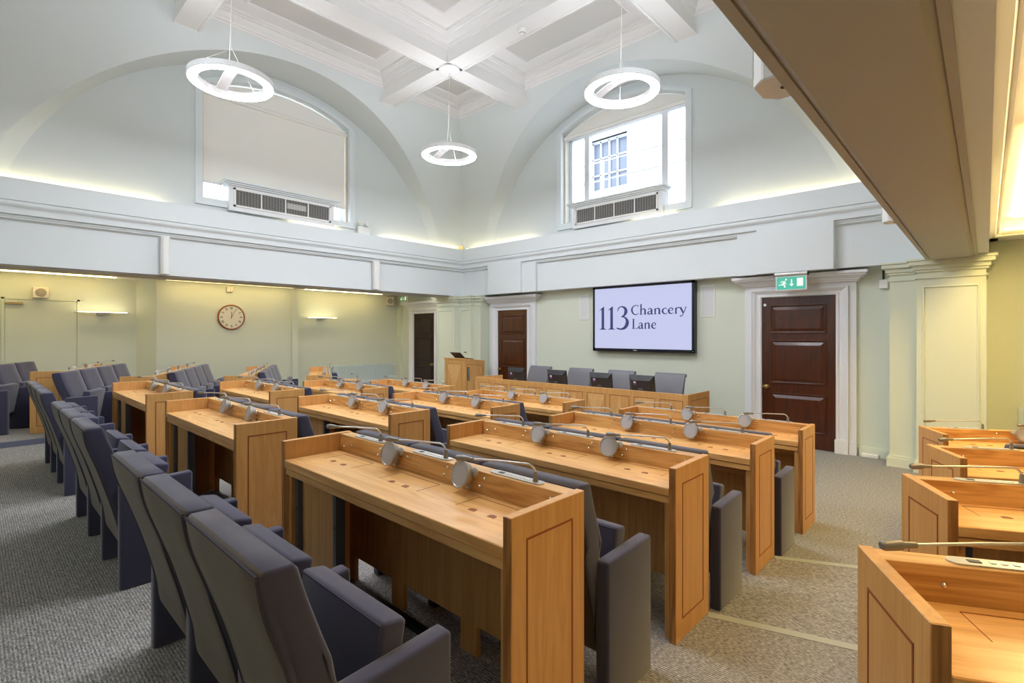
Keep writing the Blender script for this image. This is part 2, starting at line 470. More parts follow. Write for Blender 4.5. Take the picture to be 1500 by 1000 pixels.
# raised soffit panel and moulding under the right-hand beam
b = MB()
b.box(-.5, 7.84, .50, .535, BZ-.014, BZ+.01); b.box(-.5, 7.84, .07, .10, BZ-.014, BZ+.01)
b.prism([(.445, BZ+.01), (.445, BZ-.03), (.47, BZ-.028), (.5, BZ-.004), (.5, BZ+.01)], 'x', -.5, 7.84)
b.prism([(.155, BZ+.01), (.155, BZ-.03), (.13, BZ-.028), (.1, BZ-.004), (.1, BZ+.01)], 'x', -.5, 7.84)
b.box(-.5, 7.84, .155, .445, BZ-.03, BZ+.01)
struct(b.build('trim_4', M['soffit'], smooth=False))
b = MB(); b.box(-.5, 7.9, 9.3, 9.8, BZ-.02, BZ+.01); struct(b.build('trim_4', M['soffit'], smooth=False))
# stepped blocks of the fascia over the doors
for lst in (((8.33, 8.26, .07), (8.26, 7.26, .14), (7.26, 6.89, .07)), ((2.81, 2.51, .07), (2.51, 1.52, .14))):
    b = MB()
    for y1, y0, p in lst: b.box(8.16-p, 8.3, y0, y1, BZ-.012, 3.226)
    struct(b.build('trim_5', M['beam_white'], smooth=False))

# ------------------------------------------------------------------ upper walls: coved, with lunette recesses
ZB = 3.5
def cove(z): return .2345*max(0.0, z-3.6)**1.6
ZT = 6.217
SIDES = {'left': (lambda s, w, z: (s, 9.25-w, z), CX0, 4.44), 'right': (lambda s, w, z: (s, .45+w, z), CX0, 4.44),
         'front': (lambda s, w, z: (8.18-w, s, z), CY0, 4.40), 'back': (lambda s, w, z: (-.70+w, s, z), CY0, 4.40)}
RO, CZO = 4.1, 6.09-4.1
RI, CZI = 3.6, 6.22-3.6
WIN = {'left': (3.86, 1.30), 'front': (4.97, 1.31), 'right': (3.74, 1.3), 'back': (4.85, 1.3)}
W_Z0, W_ZS, W_ZT = 3.87, 5.72, 6.02
def win_outline(c, hw, z0, zs, zt, n=14):
    """right side up, segmental head, left side down: list of (s,z)"""
    pts = [(c+hw, z0+(zs-z0)*i/5) for i in range(5)]
    h = zt-zs; R = (hw*hw+h*h)/(2*h); a = math.asin(hw/R)
    pts += [(c+R*math.sin(a-2*a*i/n), zt-R+R*math.cos(a-2*a*i/n)) for i in range(n+1)]
    pts += [(c-hw, zs-(zs-z0)*(i+1)/5) for i in range(5)]
    return pts
for side, (mp, c, half) in SIDES.items():
    N = 60
    a0 = math.asin((ZB-CZO)/RO); ai0 = math.asin((ZB-CZI)/RI)
    outer = []; inner = []
    for i in range(N+1):
        a = a0+(PI-2*a0)*i/N; outer.append((c+RO*math.cos(a), CZO+RO*math.sin(a)))
        a = ai0+(PI-2*ai0)*i/N; inner.append((c+RI*math.cos(a), CZI+RI*math.sin(a)))
    # outer boundary of the wall
    bd = []
    for i in range(N+1):
        t = i/N
        if t <= .3:
            z = ZB+(ZT-ZB)*t/.3; bd.append((c+half-cove(z), z))
        elif t < .7:
            f = (t-.3)/.4; hw = half-cove(ZT); bd.append((c+hw-2*hw*f, ZT))
        else:
            z = ZT-(ZT-ZB)*(t-.7)/.3; bd.append((c-half+cove(z), z))
    b = MB(); loops = []
    for k in range(9):
        f = k/8
        loops.append([mp(p[0]*(1-f)+q[0]*f, cove(p[1]*(1-f)+q[1]*f), p[1]*(1-f)+q[1]*f) for p, q in zip(outer, bd)])
    b.loft(loops, closed=False)
    # reveal of the lunette
    rl = []
    for k in range(7):
        f = k/6
        rl.append([mp(p[0]*(1-f)+q[0]*f, cove(p[1])*(1-f), p[1]*(1-f)+q[1]*f) for p, q in zip(outer, inner)])
    b.loft(rl, closed=False)
    bmesh.ops.remove_doubles(b.bm, verts=b.bm.verts[:], dist=1e-4)
    struct(b.build('wall_%s_upper' % side, M['wall_upper'], smooth=True, ang=24))
    # back of the lunette with the window opening
    wc, hw = WIN[side]
    hole = win_outline(wc, hw, W_Z0, W_ZS, W_ZT)
    H = len(hole)
    fine = []
    for i in range(N+1):
        f = i/N*(H-1); j = min(int(f), H-2); g = f-j
        fine.append((hole[j][0]*(1-g)+hole[j+1][0]*g, hole[j][1]*(1-g)+hole[j+1][1]*g))
    b = MB()
    back = [(c+(s-c)*1.04, CZI+(z-CZI)*1.04) for s, z in inner]
    b.loft([[mp(s, -.04, z) for s, z in back], [mp(s, 0, z) for s, z in inner], [mp(s, 0, z) for s, z in fine]], closed=True)
    b.loft([[mp(s, 0, z) for s, z in hole], [mp(s, -.42, z) for s, z in hole]], closed=True)
    struct(b.build('wall_%s_upper' % side, M['wall_upper'], smooth=False))
    # architrave round the window
    o2 = win_outline(wc, hw+.10, W_Z0-.10, W_ZS+.02, W_ZT+.09)
    def shp(o, w): return [mp(s, w, z) for s, z in o]
    mid = win_outline(wc, hw+.07, W_Z0-.07, W_ZS+.015, W_ZT+.065)
    inn = win_outline(wc, hw-.006, W_Z0+.006, W_ZS-.004, W_ZT-.006)
    b = MB(); b.loft([shp(o2, -.002), shp(o2, .04), shp(mid, .04), shp(mid, .028), shp(inn, .028), shp(inn, -.06)], closed=True)
    struct(b.build('trim_6', M['beam_white'], smooth=False))
b = MB()   # roof slab closing the hall above the coves
b.box(-1.2, 8.7, -.1, 9.8, 6.62, 6.7)
struct(b.build('ceiling', M['ceil_white'], smooth=False))

# ------------------------------------------------------------------ coffered ceiling
ZBM = 6.02; ZC_ = 6.42
XS = [(.393, 1.935), (2.265, 5.235), (5.565, 7.087)]
YS = [(1.543, 3.065), (3.395, 6.305), (6.635, 8.157)]
CROWN = [(-.06, 6.21), (0, 6.217), (.012, 6.225), (.02, 6.245), (.045, 6.25), (.05, 6.275), (.085, 6.30), (.105, 6.335), (.11, 6.352), (.15, 6.356), (.152, 6.372), (.175, 6.376), (.18, ZC_)]
pb = MB()
cb = MB()
for i, (x0, x1) in enumerate(XS):
    for j, (y0, y1) in enumerate(YS):
        cb.loft(rect_loops(x0, x1, y0, y1, CROWN+[(.42, ZC_), (.42, 6.405), (.435, 6.398), (.455, 6.398), (.465, 6.415)]))
        k = .465
        pb.quad([(x0+k, y0+k, 6.415), (x1-k, y0+k, 6.415), (x1-k, y1-k, 6.415), (x0+k, y1-k, 6.415)])
struct(cb.build('ceiling', M['ceil_white'], smooth=False))
struct(pb.build('ceiling', M['ceil_panel'], smooth=False))
def ceil_beam(axis, c, a0, a1, cross):
    h = .165; b = MB()
    def bx(u0, u1, v0, v1, z0, z1):
        if axis == 'x': b.box(u0, u1, v0, v1, z0, z1)
        else: b.box(v0, v1, u0, u1, z0, z1)
    bx(a0, a1, c-h, c+h, ZBM+.012, 6.5)
    cuts = [a0]+[q for x in cross for q in (x-h, x+h)]+[a1]
    for i in range(0, len(cuts), 2):
        p, q = cuts[i], cuts[i+1]
        bx(p, q, c-h-.003, c-h+.03, ZBM, ZBM+.03); bx(p, q, c+h-.03, c+h+.003, ZBM, ZBM+.03)
    return struct(b.build('ceiling_beam', M['ceil_white'], smooth=False))
ceil_beam('x', 3.23, .26, 7.24, (2.1, 5.4)); ceil_beam('x', 6.47, .26, 7.24, (2.1, 5.4))
ceil_beam('y', 2.1, 1.41, 8.30, (3.23, 6.47)); ceil_beam('y', 5.4, 1.41, 8.30, (3.23, 6.47))

# ------------------------------------------------------------------ windows: frames, glass, blinds, vent units
def wbox(b, mp, s0, s1, w0, w1, z0, z1):
    p = mp(s0, w0, z0); q = mp(s1, w1, z1)
    b.box(min(p[0], q[0]), max(p[0], q[0]), min(p[1], q[1]), max(p[1], q[1]), z0, z1)
def window(n, side):
    mp, c, half = SIDES[side]; wc, hw = WIN[side]
    root = struct(empty('window_%d' % n, mp(wc, -.2, W_Z0)))
    inv = Matrix.Translation(-Vector(mp(wc, -.2, W_Z0)))
    b = MB()
    for s in (-hw, hw-.07): wbox(b, mp, wc+s, wc+s+.07, -.36, -.27, W_Z0, 5.95)
    wbox(b, mp, wc-hw, wc+hw, -.36, -.27, W_Z0, W_Z0+.07)
    for s in (-.80, .87): wbox(b, mp, wc+s-.055, wc+s+.055, -.36, -.25, W_Z0, 5.75)
    wbox(b, mp, wc-hw, wc+hw, -.36, -.27, 5.62, 5.74)
    b.xf(inv); b.build('window_frame', M['trim_white'], root, smooth=False)
    b = MB(); o = win_outline(wc, hw, W_Z0, W_ZS, W_ZT)
    f = b.bm.faces.new([b.bm.verts.new(mp(s, -.315, z)) for s, z in o]); b.xf(inv)
    g = b.build('pane', M['glass'], root, smooth=False); g['label'] = 'clear glass'
    b = MB(); wbox(b, mp, wc-hw-.0, wc+hw, -.27, .015, W_Z0-.03, W_Z0+.02); b.xf(inv)
    b.build('window_sill', M['beam_white'], root, smooth=False)
    return root
window(1, 'left'); window(2, 'front'); window(3, 'right'); window(4, 'back')  # right and back windows are unseen, added for even daylight

def blind(side, drop, label):
    mp, c, half = SIDES[side]; wc, hw = WIN[side]
    org = Vector(mp(wc, -.1, 5.6)); inv = Matrix.Translation(-org)
    root = tag(empty('roller_blind', org), label, 'blind')
    b = MB(); o = [p for p in win_outline(wc, hw-.02, 5.62, W_ZS-.01, W_ZT-.02) ]
    A = [mp(s, -.13, z) for s, z in o]; B = [mp(s, -.16, z) for s, z in o]
    L = b.loft([A, B]); b.bm.faces.new(L[0]); b.bm.faces.new(L[1][::-1]); b.xf(inv)
    b.build('pelmet_panel', M['blind'], root, smooth=False)
    b = MB(); p0 = mp(wc-hw+.02, -.09, 5.63); p1 = mp(wc+hw-.02, -.09, 5.63); b.tube([p0, p1], .035, 12); b.xf(inv)
    b.build('roller', M['blind'], root)
    b = MB(); wbox(b, mp, wc-hw+.05, wc+hw-.05, -.105, -.102, drop, 5.65); b.xf(inv); b.build('blind_fabric', M['blind'], root, smooth=False)
    b = MB(); wbox(b, mp, wc-hw+.05, wc+hw-.05, -.115, -.093, drop-.03, drop); b.xf(inv); b.build('bottom_bar', M['trim_white'], root, smooth=False)
    for s in (-1, 1):
        b = MB(); x = wc+s*(hw-.025); wbox(b, mp, x-.02, x+.02, -.125, -.08, W_Z0+.03, 5.62); b.xf(inv); b.build('side_channel', M['plastic_cream'], root, smooth=False)
    return root
blind('left', 4.19, 'cream roller blind pulled down over the left-hand arched window')
blind('front', 5.60, 'cream roller blind rolled up in the head of the right-hand arched window')

def vent_unit(side, s0, s1, dirs, label, panel_light):
    """white casing at the foot of the window with four louvred grilles and a moulded shelf"""
    mp, c, half = SIDES[side]; cs = (s0+s1)/2
    org = Vector(mp(cs, 0, 3.72)); inv = Matrix.Translation(-org)
    root = tag(empty('ventilation_unit', org), label, 'ventilation unit', 'ventilation units under the arched windows')
    b = MB(); wbox(b, mp, s0, s1, -.075, .10, 3.73, 4.14); b.xf(inv); b.build('casing', M['trim_white'], root, smooth=False)
    b = MB()
    wbox(b, mp, s0-.03, s1+.03, -.075, .13, 4.14, 4.165); wbox(b, mp, s0-.06, s1+.06, -.075, .16, 4.165, 4.19); wbox(b, mp, s0-.09, s1+.09, -.075, .19, 4.19, 4.215)
    b.xf(inv); b.build('shelf', M['beam_white'], root, smooth=False)
    g0, g1 = s0+.10, s1-.10
    b = MB()
    for z0, z1 in ((3.80, 3.83), (4.08, 4.11)): wbox(b, mp, g0-.03, g1+.03, .10, .115, z0, z1)
    for s in (g0-.03, g1): wbox(b, mp, s, s+.03, .10, .115, 3.8, 4.11)
    for k in range(1, 4): wbox(b, mp, g0+(g1-g0)*k/4-.01, g0+(g1-g0)*k/4+.01, .10, .112, 3.83, 4.08)
    b.xf(inv); b.build('grille_frame', M['plastic_white'], root, smooth=False)
    for k in range(4):
        a0 = g0+(g1-g0)*k/4+.01; a1 = g0+(g1-g0)*(k+1)/4-.01
        b = MB(); wbox(b, mp, a0, a1, .098, .102, 3.83, 4.08); b.xf(inv); gp = b.build('grille', M['slat_dark'], root, smooth=False)
        b = MB()
        for i in range(12):
            z = 3.84+i*.0205; wbox(b, mp, a0, a1, .103, .108, z, z+.004)
        nb = 8
        for i in range(1, nb):
            x = a0+(a1-a0)*i/nb; wbox(b, mp, x-.002, x+.002, .102, .106, 3.83, 4.08)
        if k == panel_light: wbox(b, mp, a0+.02, a1-.03, .104, .109, 3.92, 4.02)
        b.xf(inv); b.build('louvre', M['slat'], gp, smooth=False)
    return root
vent_unit('left', 2.93, 4.78, 1, 'white ventilation casing with four dark grilles under the drawn cream blind', 2)
vent_unit('front', 4.05, 5.93, 1, 'white ventilation casing with shelf and four grilles under the uncovered window', 9)

# outside: white courtyard facade with a steel window, and rails
fa = empty('facade', (13, 8.2, 0)); tag(fa, 'white brick building across the courtyard seen through the uncovered window', 'building')
b = MB(); b.box(0, .4, -12, -.60, 0, 13); b.box(0, .4, .70, 9, 0, 13); b.box(0, .4, -.6, .7, 0, 6.0); b.box(0, .4, -.6, .7, 7.55, 13)
b.build('wall', M['facade'], fa, smooth=False)
b = MB(); b.box(-.03, .1, -.65, .75, 7.55, 7.74); b.box(-.06, .05, -.65, .75, 5.92, 6.0); b.build('lintel', M['facade_stone'], fa, smooth=False)
b = MB(); b.box(.22, .24, -.6, .7, 6.0, 7.55); b.build('window_pane', M['pane_dark'], fa, smooth=False)
b = MB()
for y in (-.6, -.2, .08, .38, .66): b.box(.16, .22, y, y+.045, 6.0, 7.55)
for z in (6.0, 6.5, 7.0, 7.5): b.box(.16, .22, -.6, .7, z, z+.04)
b.build('window_bars', M['facade_stone'], fa, smooth=False)
rl = tag(empty('railing', (9.2, 5.2, 0)), 'white two-rail safety railing outside the uncovered arched window', 'railing')
b = MB()
for z in (4.95, 5.35): b.tube([(0, -3, z), (0, 3, z)], .018, 8)
b.build('rail', M['trim_white'], rl)
for y in (-.55, .75):
    b = MB(); b.tube([(0, y, 3.7), (0, y, 5.37)], .022, 8); b.build('post', M['trim_white'], rl)
b = MB(); b.box(8.6, 13.5, -3, 15, 3.3, 3.5); tag(b.build('courtyard_roof', M['facade_stone'], smooth=False), 'pale flat roof outside below the uncovered arched window', 'roof')

# ------------------------------------------------------------------ doors
def u_sweep(b, hw, top, prof, bottom=0.0):
    """prof: list of (offset outwards from the opening, protrusion). local y across, x towards room is negative"""
    loops = []
    for o, p in prof:
        loops.append([(-p, hw+o, bottom), (-p, hw+o, top+o*.72), (-p, -hw-o, top+o*.72), (-p, -hw-o, bottom)])
    b.loft(loops, closed=False)
def door(n, yc, hw, H, mat, knob_side, dx=0.0):
    root = struct(empty('door_%d' % n, (XW, yc, 0)))
    b = MB(); b.box(-.03, 0, -hw, hw, .005, H)
    b.build('door_leaf', M[mat], root, smooth=False)
    st = .125*hw/.49
    for z0, z1 in ((1.69*H/2.23, 2.10*H/2.23), (.94*H/2.23, 1.57*H/2.23), (.235*H/2.23, .775*H/2.23)):
        def ins(k, d): return [(-.03-d, -hw+st+k, z0+k), (-.03-d, hw-st-k, z0+k), (-.03-d, hw-st-k, z1-k), (-.03-d, -hw+st+k, z1-k)]
        b = MB(); L = b.loft([ins(-.012, 0), ins(-.008, .014), ins(.004, .014), ins(.014, .002), ins(.02, .001), ins(.065, .012), ins(.07, .012)])
        b.bm.faces.new(L[-1]); b.build('door_panel', M[mat], root, smooth=False)
    b = MB(); ky = knob_side*(hw-.075)
    Rm = Matrix.Translation((-.03, ky, .87)) @ Matrix.Rotation(-PI/2, 4, 'Y')
    b.lathe([(0, 0), (.03, 0), (.03, .006), (.012, .01), (.012, .03), (.028, .042), (.033, .055), (.028, .068), (.012, .076), (0, .078)], 16, Rm)
    b.build('door_knob', M['brass'], root)
    b = MB(); Rm = Matrix.Translation((-.03, knob_side*(hw-.02), .87)) @ Matrix.Rotation(-PI/2, 4, 'Y')
    b.lathe([(0, 0), (.02, 0), (.02, .004), (0, .006)], 14, Rm); b.build('keyhole_plate', M['brass'], root)
    # architrave, plinths, cornice: one piece of joinery
    b = MB()
    u_sweep(b, hw, H, [(0, -.002), (0, .05), (.012, .062), (.03, .062), (.045, .045), (.075, .05), (.105, .075), (.13, .085), (.135, .095), (.155, .095), (.158, .055), (.245, .055), (.245, 0)])
    for s in (-1, 1):
        y0, y1 = sorted((s*(hw-.004), s*(hw+.158))); b.box(-.105, 0, y0, y1, 0, .19)
        y0, y1 = sorted((s*(hw+.162), s*(hw+.252))); b.box(-.085, 0, y0, y1, 0, .185)
    for z0, z1, p, e in ((H+.175, H+.20, .10, .27), (H+.20, H+.225, .125, .30), (H+.225, H+.25, .15, .335), (H+.25, H+.275, .20, .37), (H+.275, H+.315, .225, .395)):
        b.box(-p, 0, -hw-e, hw+e, z0, z1)
    o = b.build('trim_7', M['trim_white'], None, smooth=False); o.location = (XW, yc, 0); struct(o)
    return root
d1 = door(1, 2.046, .49, 2.232, 'door', 1)
door(2, 7.826, .454, 2.212, 'door', 1)
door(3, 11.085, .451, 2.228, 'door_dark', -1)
b = MB(); Rm = Matrix.Translation((8.37, 2.49, 2.12)) @ Matrix.Rotation(-PI/2, 4, 'Y')
b.lathe([(0, 0), (.022, 0), (.022, .01), (0, .012)], 14, Rm); tag(b.build('door_disc', M['plastic_white']), 'small white disc at the top corner of the right-hand brown door', 'disc')
# jib door in the left alcove wall
jd = struct(empty('door_4', (.895, YC, 0)))
b = MB()
for x0, x1, z0, z1 in ((-.52, -.485, .28, 2.32), (.485, .52, .28, 2.32), (-.52, .52, 2.285, 2.32)): b.box(x0, x1, -.02, 0, z0, z1)
b.build('door_frame', M['trim_green'], jd, smooth=False)
b = MB(); b.box(-.475, .475, -.012, 0, .29, 2.275); b.build('door_leaf', M['wall_green'], jd, smooth=False)
b = MB(); b.box(-.47, -.25, -.06, -.012, 2.20, 2.235); b.build('door_closer', M['brass'], jd, smooth=False)

# ------------------------------------------------------------------ desks
def build_desk(L, seats, name='council_desk'):
    root = empty(name)
    H = DH; wt = .768
    pt = .036
    # worktop: two boards with a shadow line
    b = MB(); b.box(.0, .335, pt, L-pt, wt-.042, wt, .003, 1); b.build('worktop', M['oak_y'], root, smooth=False)
    b = MB(); b.box(.008, .335, pt, L-pt, wt-.082, wt-.047, .003, 1); b.build('worktop_apron', M['oak_y'], root, smooth=False)
    # upstand across the back, with cap
    b = MB(); b.box(.333, DD, pt, L-pt, wt-.20, H-.004, .002, 1); b.build('upstand', M['oak_up'], root, smooth=False)
    for s in (0, 1):
        y0, y1 = (0, pt) if s == 0 else (L-pt, L)
        b = MB(); b.box(.004, DD+.004, y0, y1, 0, H, .002, 1); ep = b.build('end_panel', M['oak_z'], root, smooth=False)
        b = MB(); b.box(0, .006, y0+.001, y1-.001, 0, H-.001); b.build('edge_strip', M['oak_edge'], ep, smooth=False)
        # dark inlay line on the outer face
        yo = y0-.0015 if s == 0 else y1+.0015
        yi = y0+.001 if s == 0 else y1-.001
        a, c = sorted((yo, yi)); b = MB(); t = .0075
        x0, x1, z0, z1 = .075, .335, .10, H-.085
        b.box(x0, x1, a, c, z0, z0+t); b.box(x0, x1, a, c, z1-t, z1); b.box(x0, x0+t, a, c, z0, z1); b.box(x1-t, x1, a, c, z0, z1)
        b.build('inlay_line', M['inlay'], ep, smooth=False)
        # lining under the worktop
        yy = (pt, pt+.034) if s == 0 else (L-pt-.034, L-pt)
        b = MB(); b.box(.025, .33, yy[0], yy[1], 0, wt-.08); b.build('lining_panel', M['oak_z'], root, smooth=False)
    # modesty panel with feet
    y0 = pt+.034; y1 = L-pt-.034; pit_ = (L-.065)/seats
    poly = [(y0, .70), (y0, .14)]
    for i in range(1, seats):
        y = .0325+pit_*i; poly += [(y-.03, .14), (y-.03, 0), (y+.08, 0), (y+.08, .14)]
    poly += [(y1-.06, .14), (y1-.06, 0), (y1, 0), (y1, .70)]
    b = MB(); b.prism(poly, 'x', DD-.028, DD-.004); b.build('modesty_panel', M['oak_under'], root, smooth=False)
    # cover panel between two steel posts at the left end
    if seats > 1:
        b = MB(); b.box(.072, .09, L-.50, L-pt-.036, .03, .685); b.build('cover_panel', M['oak_under'], root, smooth=False)
        for y in (L-.53, L-pt-.068):
            b = MB(); b.box(.045, .095, y, y+.03, 0, .688); pst = b.build('steel_post', M['steel'], root, smooth=False)
            b = MB(); Rm = Matrix.Translation((.045, y+.015, .5)) @ Matrix.Rotation(-PI/2, 4, 'Y'); b.lathe([(0, 0), (.006, 0), (.006, .002), (0, .002)], 10, Rm); b.build('bolt', M['black'], pst)
        b = MB(); b.box(.12, .30, L-.86, L-.58, .655, .688); b.build('cable_tray', M['black'], root, smooth=False)
        b = MB(); b.box(.30, .34, L-1.0, L-.45, 0, .03); b.build('foot_bar', M['black'], root, smooth=False)
    pit = (L-.065)/seats
    for i in range(seats):
        c = .0325+pit*(i+.5)
        # hinged flap: outline and two finger holes
        b = MB(); t = .0022; z0, z1 = wt-.001, wt+.0008
        x0, x1, ya, yb = .165, .295, c-.15, c+.15
        b.box(x1-t, x1+t, ya, yb, z0, z1); b.box(x0, x1, ya-t/2, ya+t/2, z0, z1); b.box(x0, x1, yb-t/2, yb+t/2, z0, z1)
        fl = b.build('cable_flap', M['inlay'], root, smooth=False)
        for q in (-.055, .055):
            b = MB(); n = 8
            poly = [(x0-.004, c+q-.018), (x0+.012, c+q-.018)]+[(x0+.012+.010*math.sin(PI*k/n), c+q-.018*math.cos(PI*k/n)) for k in range(1, n)]+[(x0+.012, c+q+.018), (x0-.004, c+q+.018)]
            b.prism(poly, 'z', wt-.001, wt+.0012); b.build('finger_hole', M['finger'], fl, smooth=False)
    # silver studs on the upstand
    st = [(.10, .835), (.085, .805), (L-.085, .80), (L-.17, .815)]
    for i in range(1, seats):
        y = .0325+pit*i; st += [(y-.13, .838), (y+.12, .842), (y+.145, .806)]+([(y-.10, .80)] if i == 1 else [])
    stud0 = None
    for y, z in st:
        if stud0 is None:
            b = MB(); b.lathe([(0, .008), (.004, .008), (.0075, .004), (.0085, 0)], 10, Matrix.Rotation(-PI/2, 4, 'Y')); stud0 = b.build('stud', M['chrome'], root); s_ = stud0
        else:
            s_ = stud0.copy(); COL.objects.link(s_)
        s_.location = (.333, y, z)
    index_tree(root)
    return root, pit

# microphone on its control strip (origin: middle of strip, top of upstand)
def build_mic(reach=.30):
    root = empty('gooseneck_microphone')
    b = MB(); n = 8; r = .024
    poly = [(r*math.cos(PI/2+PI*k/n)*1.0*0+(-r*math.sin(PI*k/n))*0, 0) for k in range(0)]
    out = []
    for k in range(n+1):
        a = PI*k/n; out.append((r*math.cos(a), .122+r*math.sin(a)))
    for k in range(n+1):
        a = PI+PI*k/n; out.append((r*math.cos(a), -.122+r*math.sin(a)))
    b.prism(out, 'z', 0, .005); pl = b.build('control_strip', M['silver'], root, smooth=False)
    for y, w, h in ((.085, .016, .028), (.045, .010, .012), (.02, .010, .012), (-.005, .010, .012), (-.03, .010, .012), (-.058, .014, .03)):
        b = MB(); b.box(-w/2, w/2, y-h/2, y+h/2, .004, .007); b.build('button', M['button'] if h < .025 else (M['black_soft'] if y > 0 else M['button']), pl, smooth=False)
    # stem turns about its socket
    st_pts = [(0, 0, .005), (0, 0, .02), (0, 0, .034)]
    arc = [(0, .038*(1-math.cos(a)), .034+.038*math.sin(a)) for a in [math.radians(x) for x in (15, 30, 45, 60, 75, 86)]]
    arc = [(0, y, z) for _, y, z in arc]
    end = arc[-1]
    st_pts += arc+[(0, end[1]+reach*.5, end[2]-.002), (0, end[1]+reach, end[2]-.008)]
    b = MB(); b.tube(st_pts, .0045, 8); stem = b.build('stem', M['silver'], root)
    stem.location = (0, -.105, 0)
    b = MB(); b.tube([(0, 0, .004), (0, 0, .045)], .011, 10, radii=[.012, .008]); b.build('socket', M['mic_dark'], stem)
    e = st_pts[-1]
    d = Vector((0, 1, -.03)).normalized()
    p = Vector(e)
    b = MB(); b.tube([p-d*.03, p, p+d*.006, p+d*.02, p+d*.05, p+d*.058], .012, 12, radii=[.0075, .0085, .012, .0135, .0135, .009]); b.build('microphone_head', M['mic_dark'], stem)
    index_tree(root)
    return root

def build_speaker():
    root = empty('desk_speaker')    # origin: on the upstand face, axis towards -x and up
    R = Matrix.Rotation(math.radians(-90+14), 4, 'Y')
    T = Matrix.Translation((-.014, 0, 0))
    b = MB(); b.lathe([(0, .0), (.040, .0), (.050, .008), (.057, .030), (.062, .040), (.062, .046), (.056, .048), (.053, .044)], 28, T@R); b.build('housing', M['spk_body'], root)
    b = MB(); b.lathe([(0, .046), (.035, .0458), (.0535, .044), (.0535, .040)], 28, T@R); b.build('speaker_grille', M['spk_grey'], root)
    for s in (-1, 1):
        b = MB(); b.lathe([(.0, .002), (.018, .002), (.020, .006), (.020, .012), (.016, .014), (0, .014)], 14, T@R@Matrix.Translation((.022, s*.058, .0)))
        b.build('bracket_ear', M['silver'], root)
    b = MB(); b.box(-.02, .0, -.012, .012, -.06, -.03); b.build('bracket_foot', M['silver'], root)
    index_tree(root)
    return root

# chair (origin on the floor; x towards the desk)
def build_chair(pit, right_arm):
    root = empty('tip_up_chair')
    rear = [(-.314, .925), (-.296, .83), (-.245, .68), (-.192, .50), (-.155, .35), (-.14, .24), (-.115, .19)]
    front = [(-.075, .19), (-.066, .26), (-.08, .42), (-.112, .60), (-.165, .75), (-.2, .85), (-.222, .925), (-.235, .940), (-.30, .940)]
    pr = catmull(rear, 4); pf = catmull(front[:7], 4)+front[7:]
    loop = pr+pf
    top_w = pit/2-.006; low_w = pit/2-.036
    def hw(z): 
        t = min(max((z-.60)/.09, 0), 1); t = t*t*(3-2*t); return low_w+(top_w-low_w)*t
    b = MB(); e = .016; loops = []
    cx = sum(p[0] for p in loop)/len(loop)
    def shrink(p, k, lp, i):
        a = Vector(lp[i-1]); c = Vector(lp[(i+1) % len(lp)]); t = (c-a).normalized(); nrm = Vector((-t.y, t.x))
        q = Vector(p)+nrm*k; return q
    area = sum(loop[i][0]*loop[(i+1) % len(loop)][1]-loop[(i+1) % len(loop)][0]*loop[i][1] for i in range(len(loop)))
    sg = 1 if area > 0 else -1
    for dy, k in ((-1, e), (-.995, e*.55), (-.985, e*.2), (-.965, 0), (-.5, 0), (0, 0), (.5, 0), (.965, 0), (.985, e*.2), (.995, e*.55), (1, e)):
        lp = []
        for i, p in enumerate(loop):
            q = shrink(p, k*sg, loop, i); lp.append((q[0], hw(p[1])*dy, q[1]))
        loops.append(lp)
    L = b.loft(loops); b.bm.faces.new(L[0]); b.bm.faces.new(L[-1])
    bk = b.build('backrest', M['fabric'], root, ang=50)
    bk.data.materials.append(M['fabric_rear'])
    for p in bk.data.polygons:
        if p.normal.x < -.55: p.material_index = 1
    b = MB()
    for s in (-1, 1):
        b.tube([(x-.001, s*(hw(z)*.975), z+.001) for x, z in pr[:-4]], .0035, 5)
    b.tube([(-.313, -top_w*.97, .931), (-.313, top_w*.97, .931)], .0035, 5)
    b.build('piping', M['fabric_dark'], bk)
    # seat, tipped up
    b = MB(); sw = pit/2-.038
    b.box(-.042, .042, -sw, sw, -.215, .215, .016, 3)
    b.xf(Matrix.Translation((.025, 0, .463)) @ Matrix.Rotation(math.radians(9.5), 4, 'Y'))
    st = b.build('seat', M['fabric'], root, ang=50)
    b = MB(); q = .040
    b.tube([(-q, -sw+.012, -.2), (-q, -sw+.012, .205), (-q, sw-.012, .205), (-q, sw-.012, -.2)], .0033, 5)
    b.xf(Matrix.Translation((.025, 0, .463)) @ Matrix.Rotation(math.radians(9.5), 4, 'Y')); b.build('piping', M['fabric_dark'], st)
    b = MB(); b.box(-.06, .03, -sw, sw, .225, .255, .008, 2); b.build('hinge_bar', M['black'], root, smooth=False)
    for s in ((1, -1) if right_arm else (1,)):
        y = s*pit/2
        b = MB(); poly = [(-.16, 0), (.205, 0), (.205, .617), (-.16, .600)]
        b.prism(poly, 'y', y-.033, y+.033, .014, 3); b.build('armrest', M['fabric'], root, ang=50)
    index_tree(root)
    return root

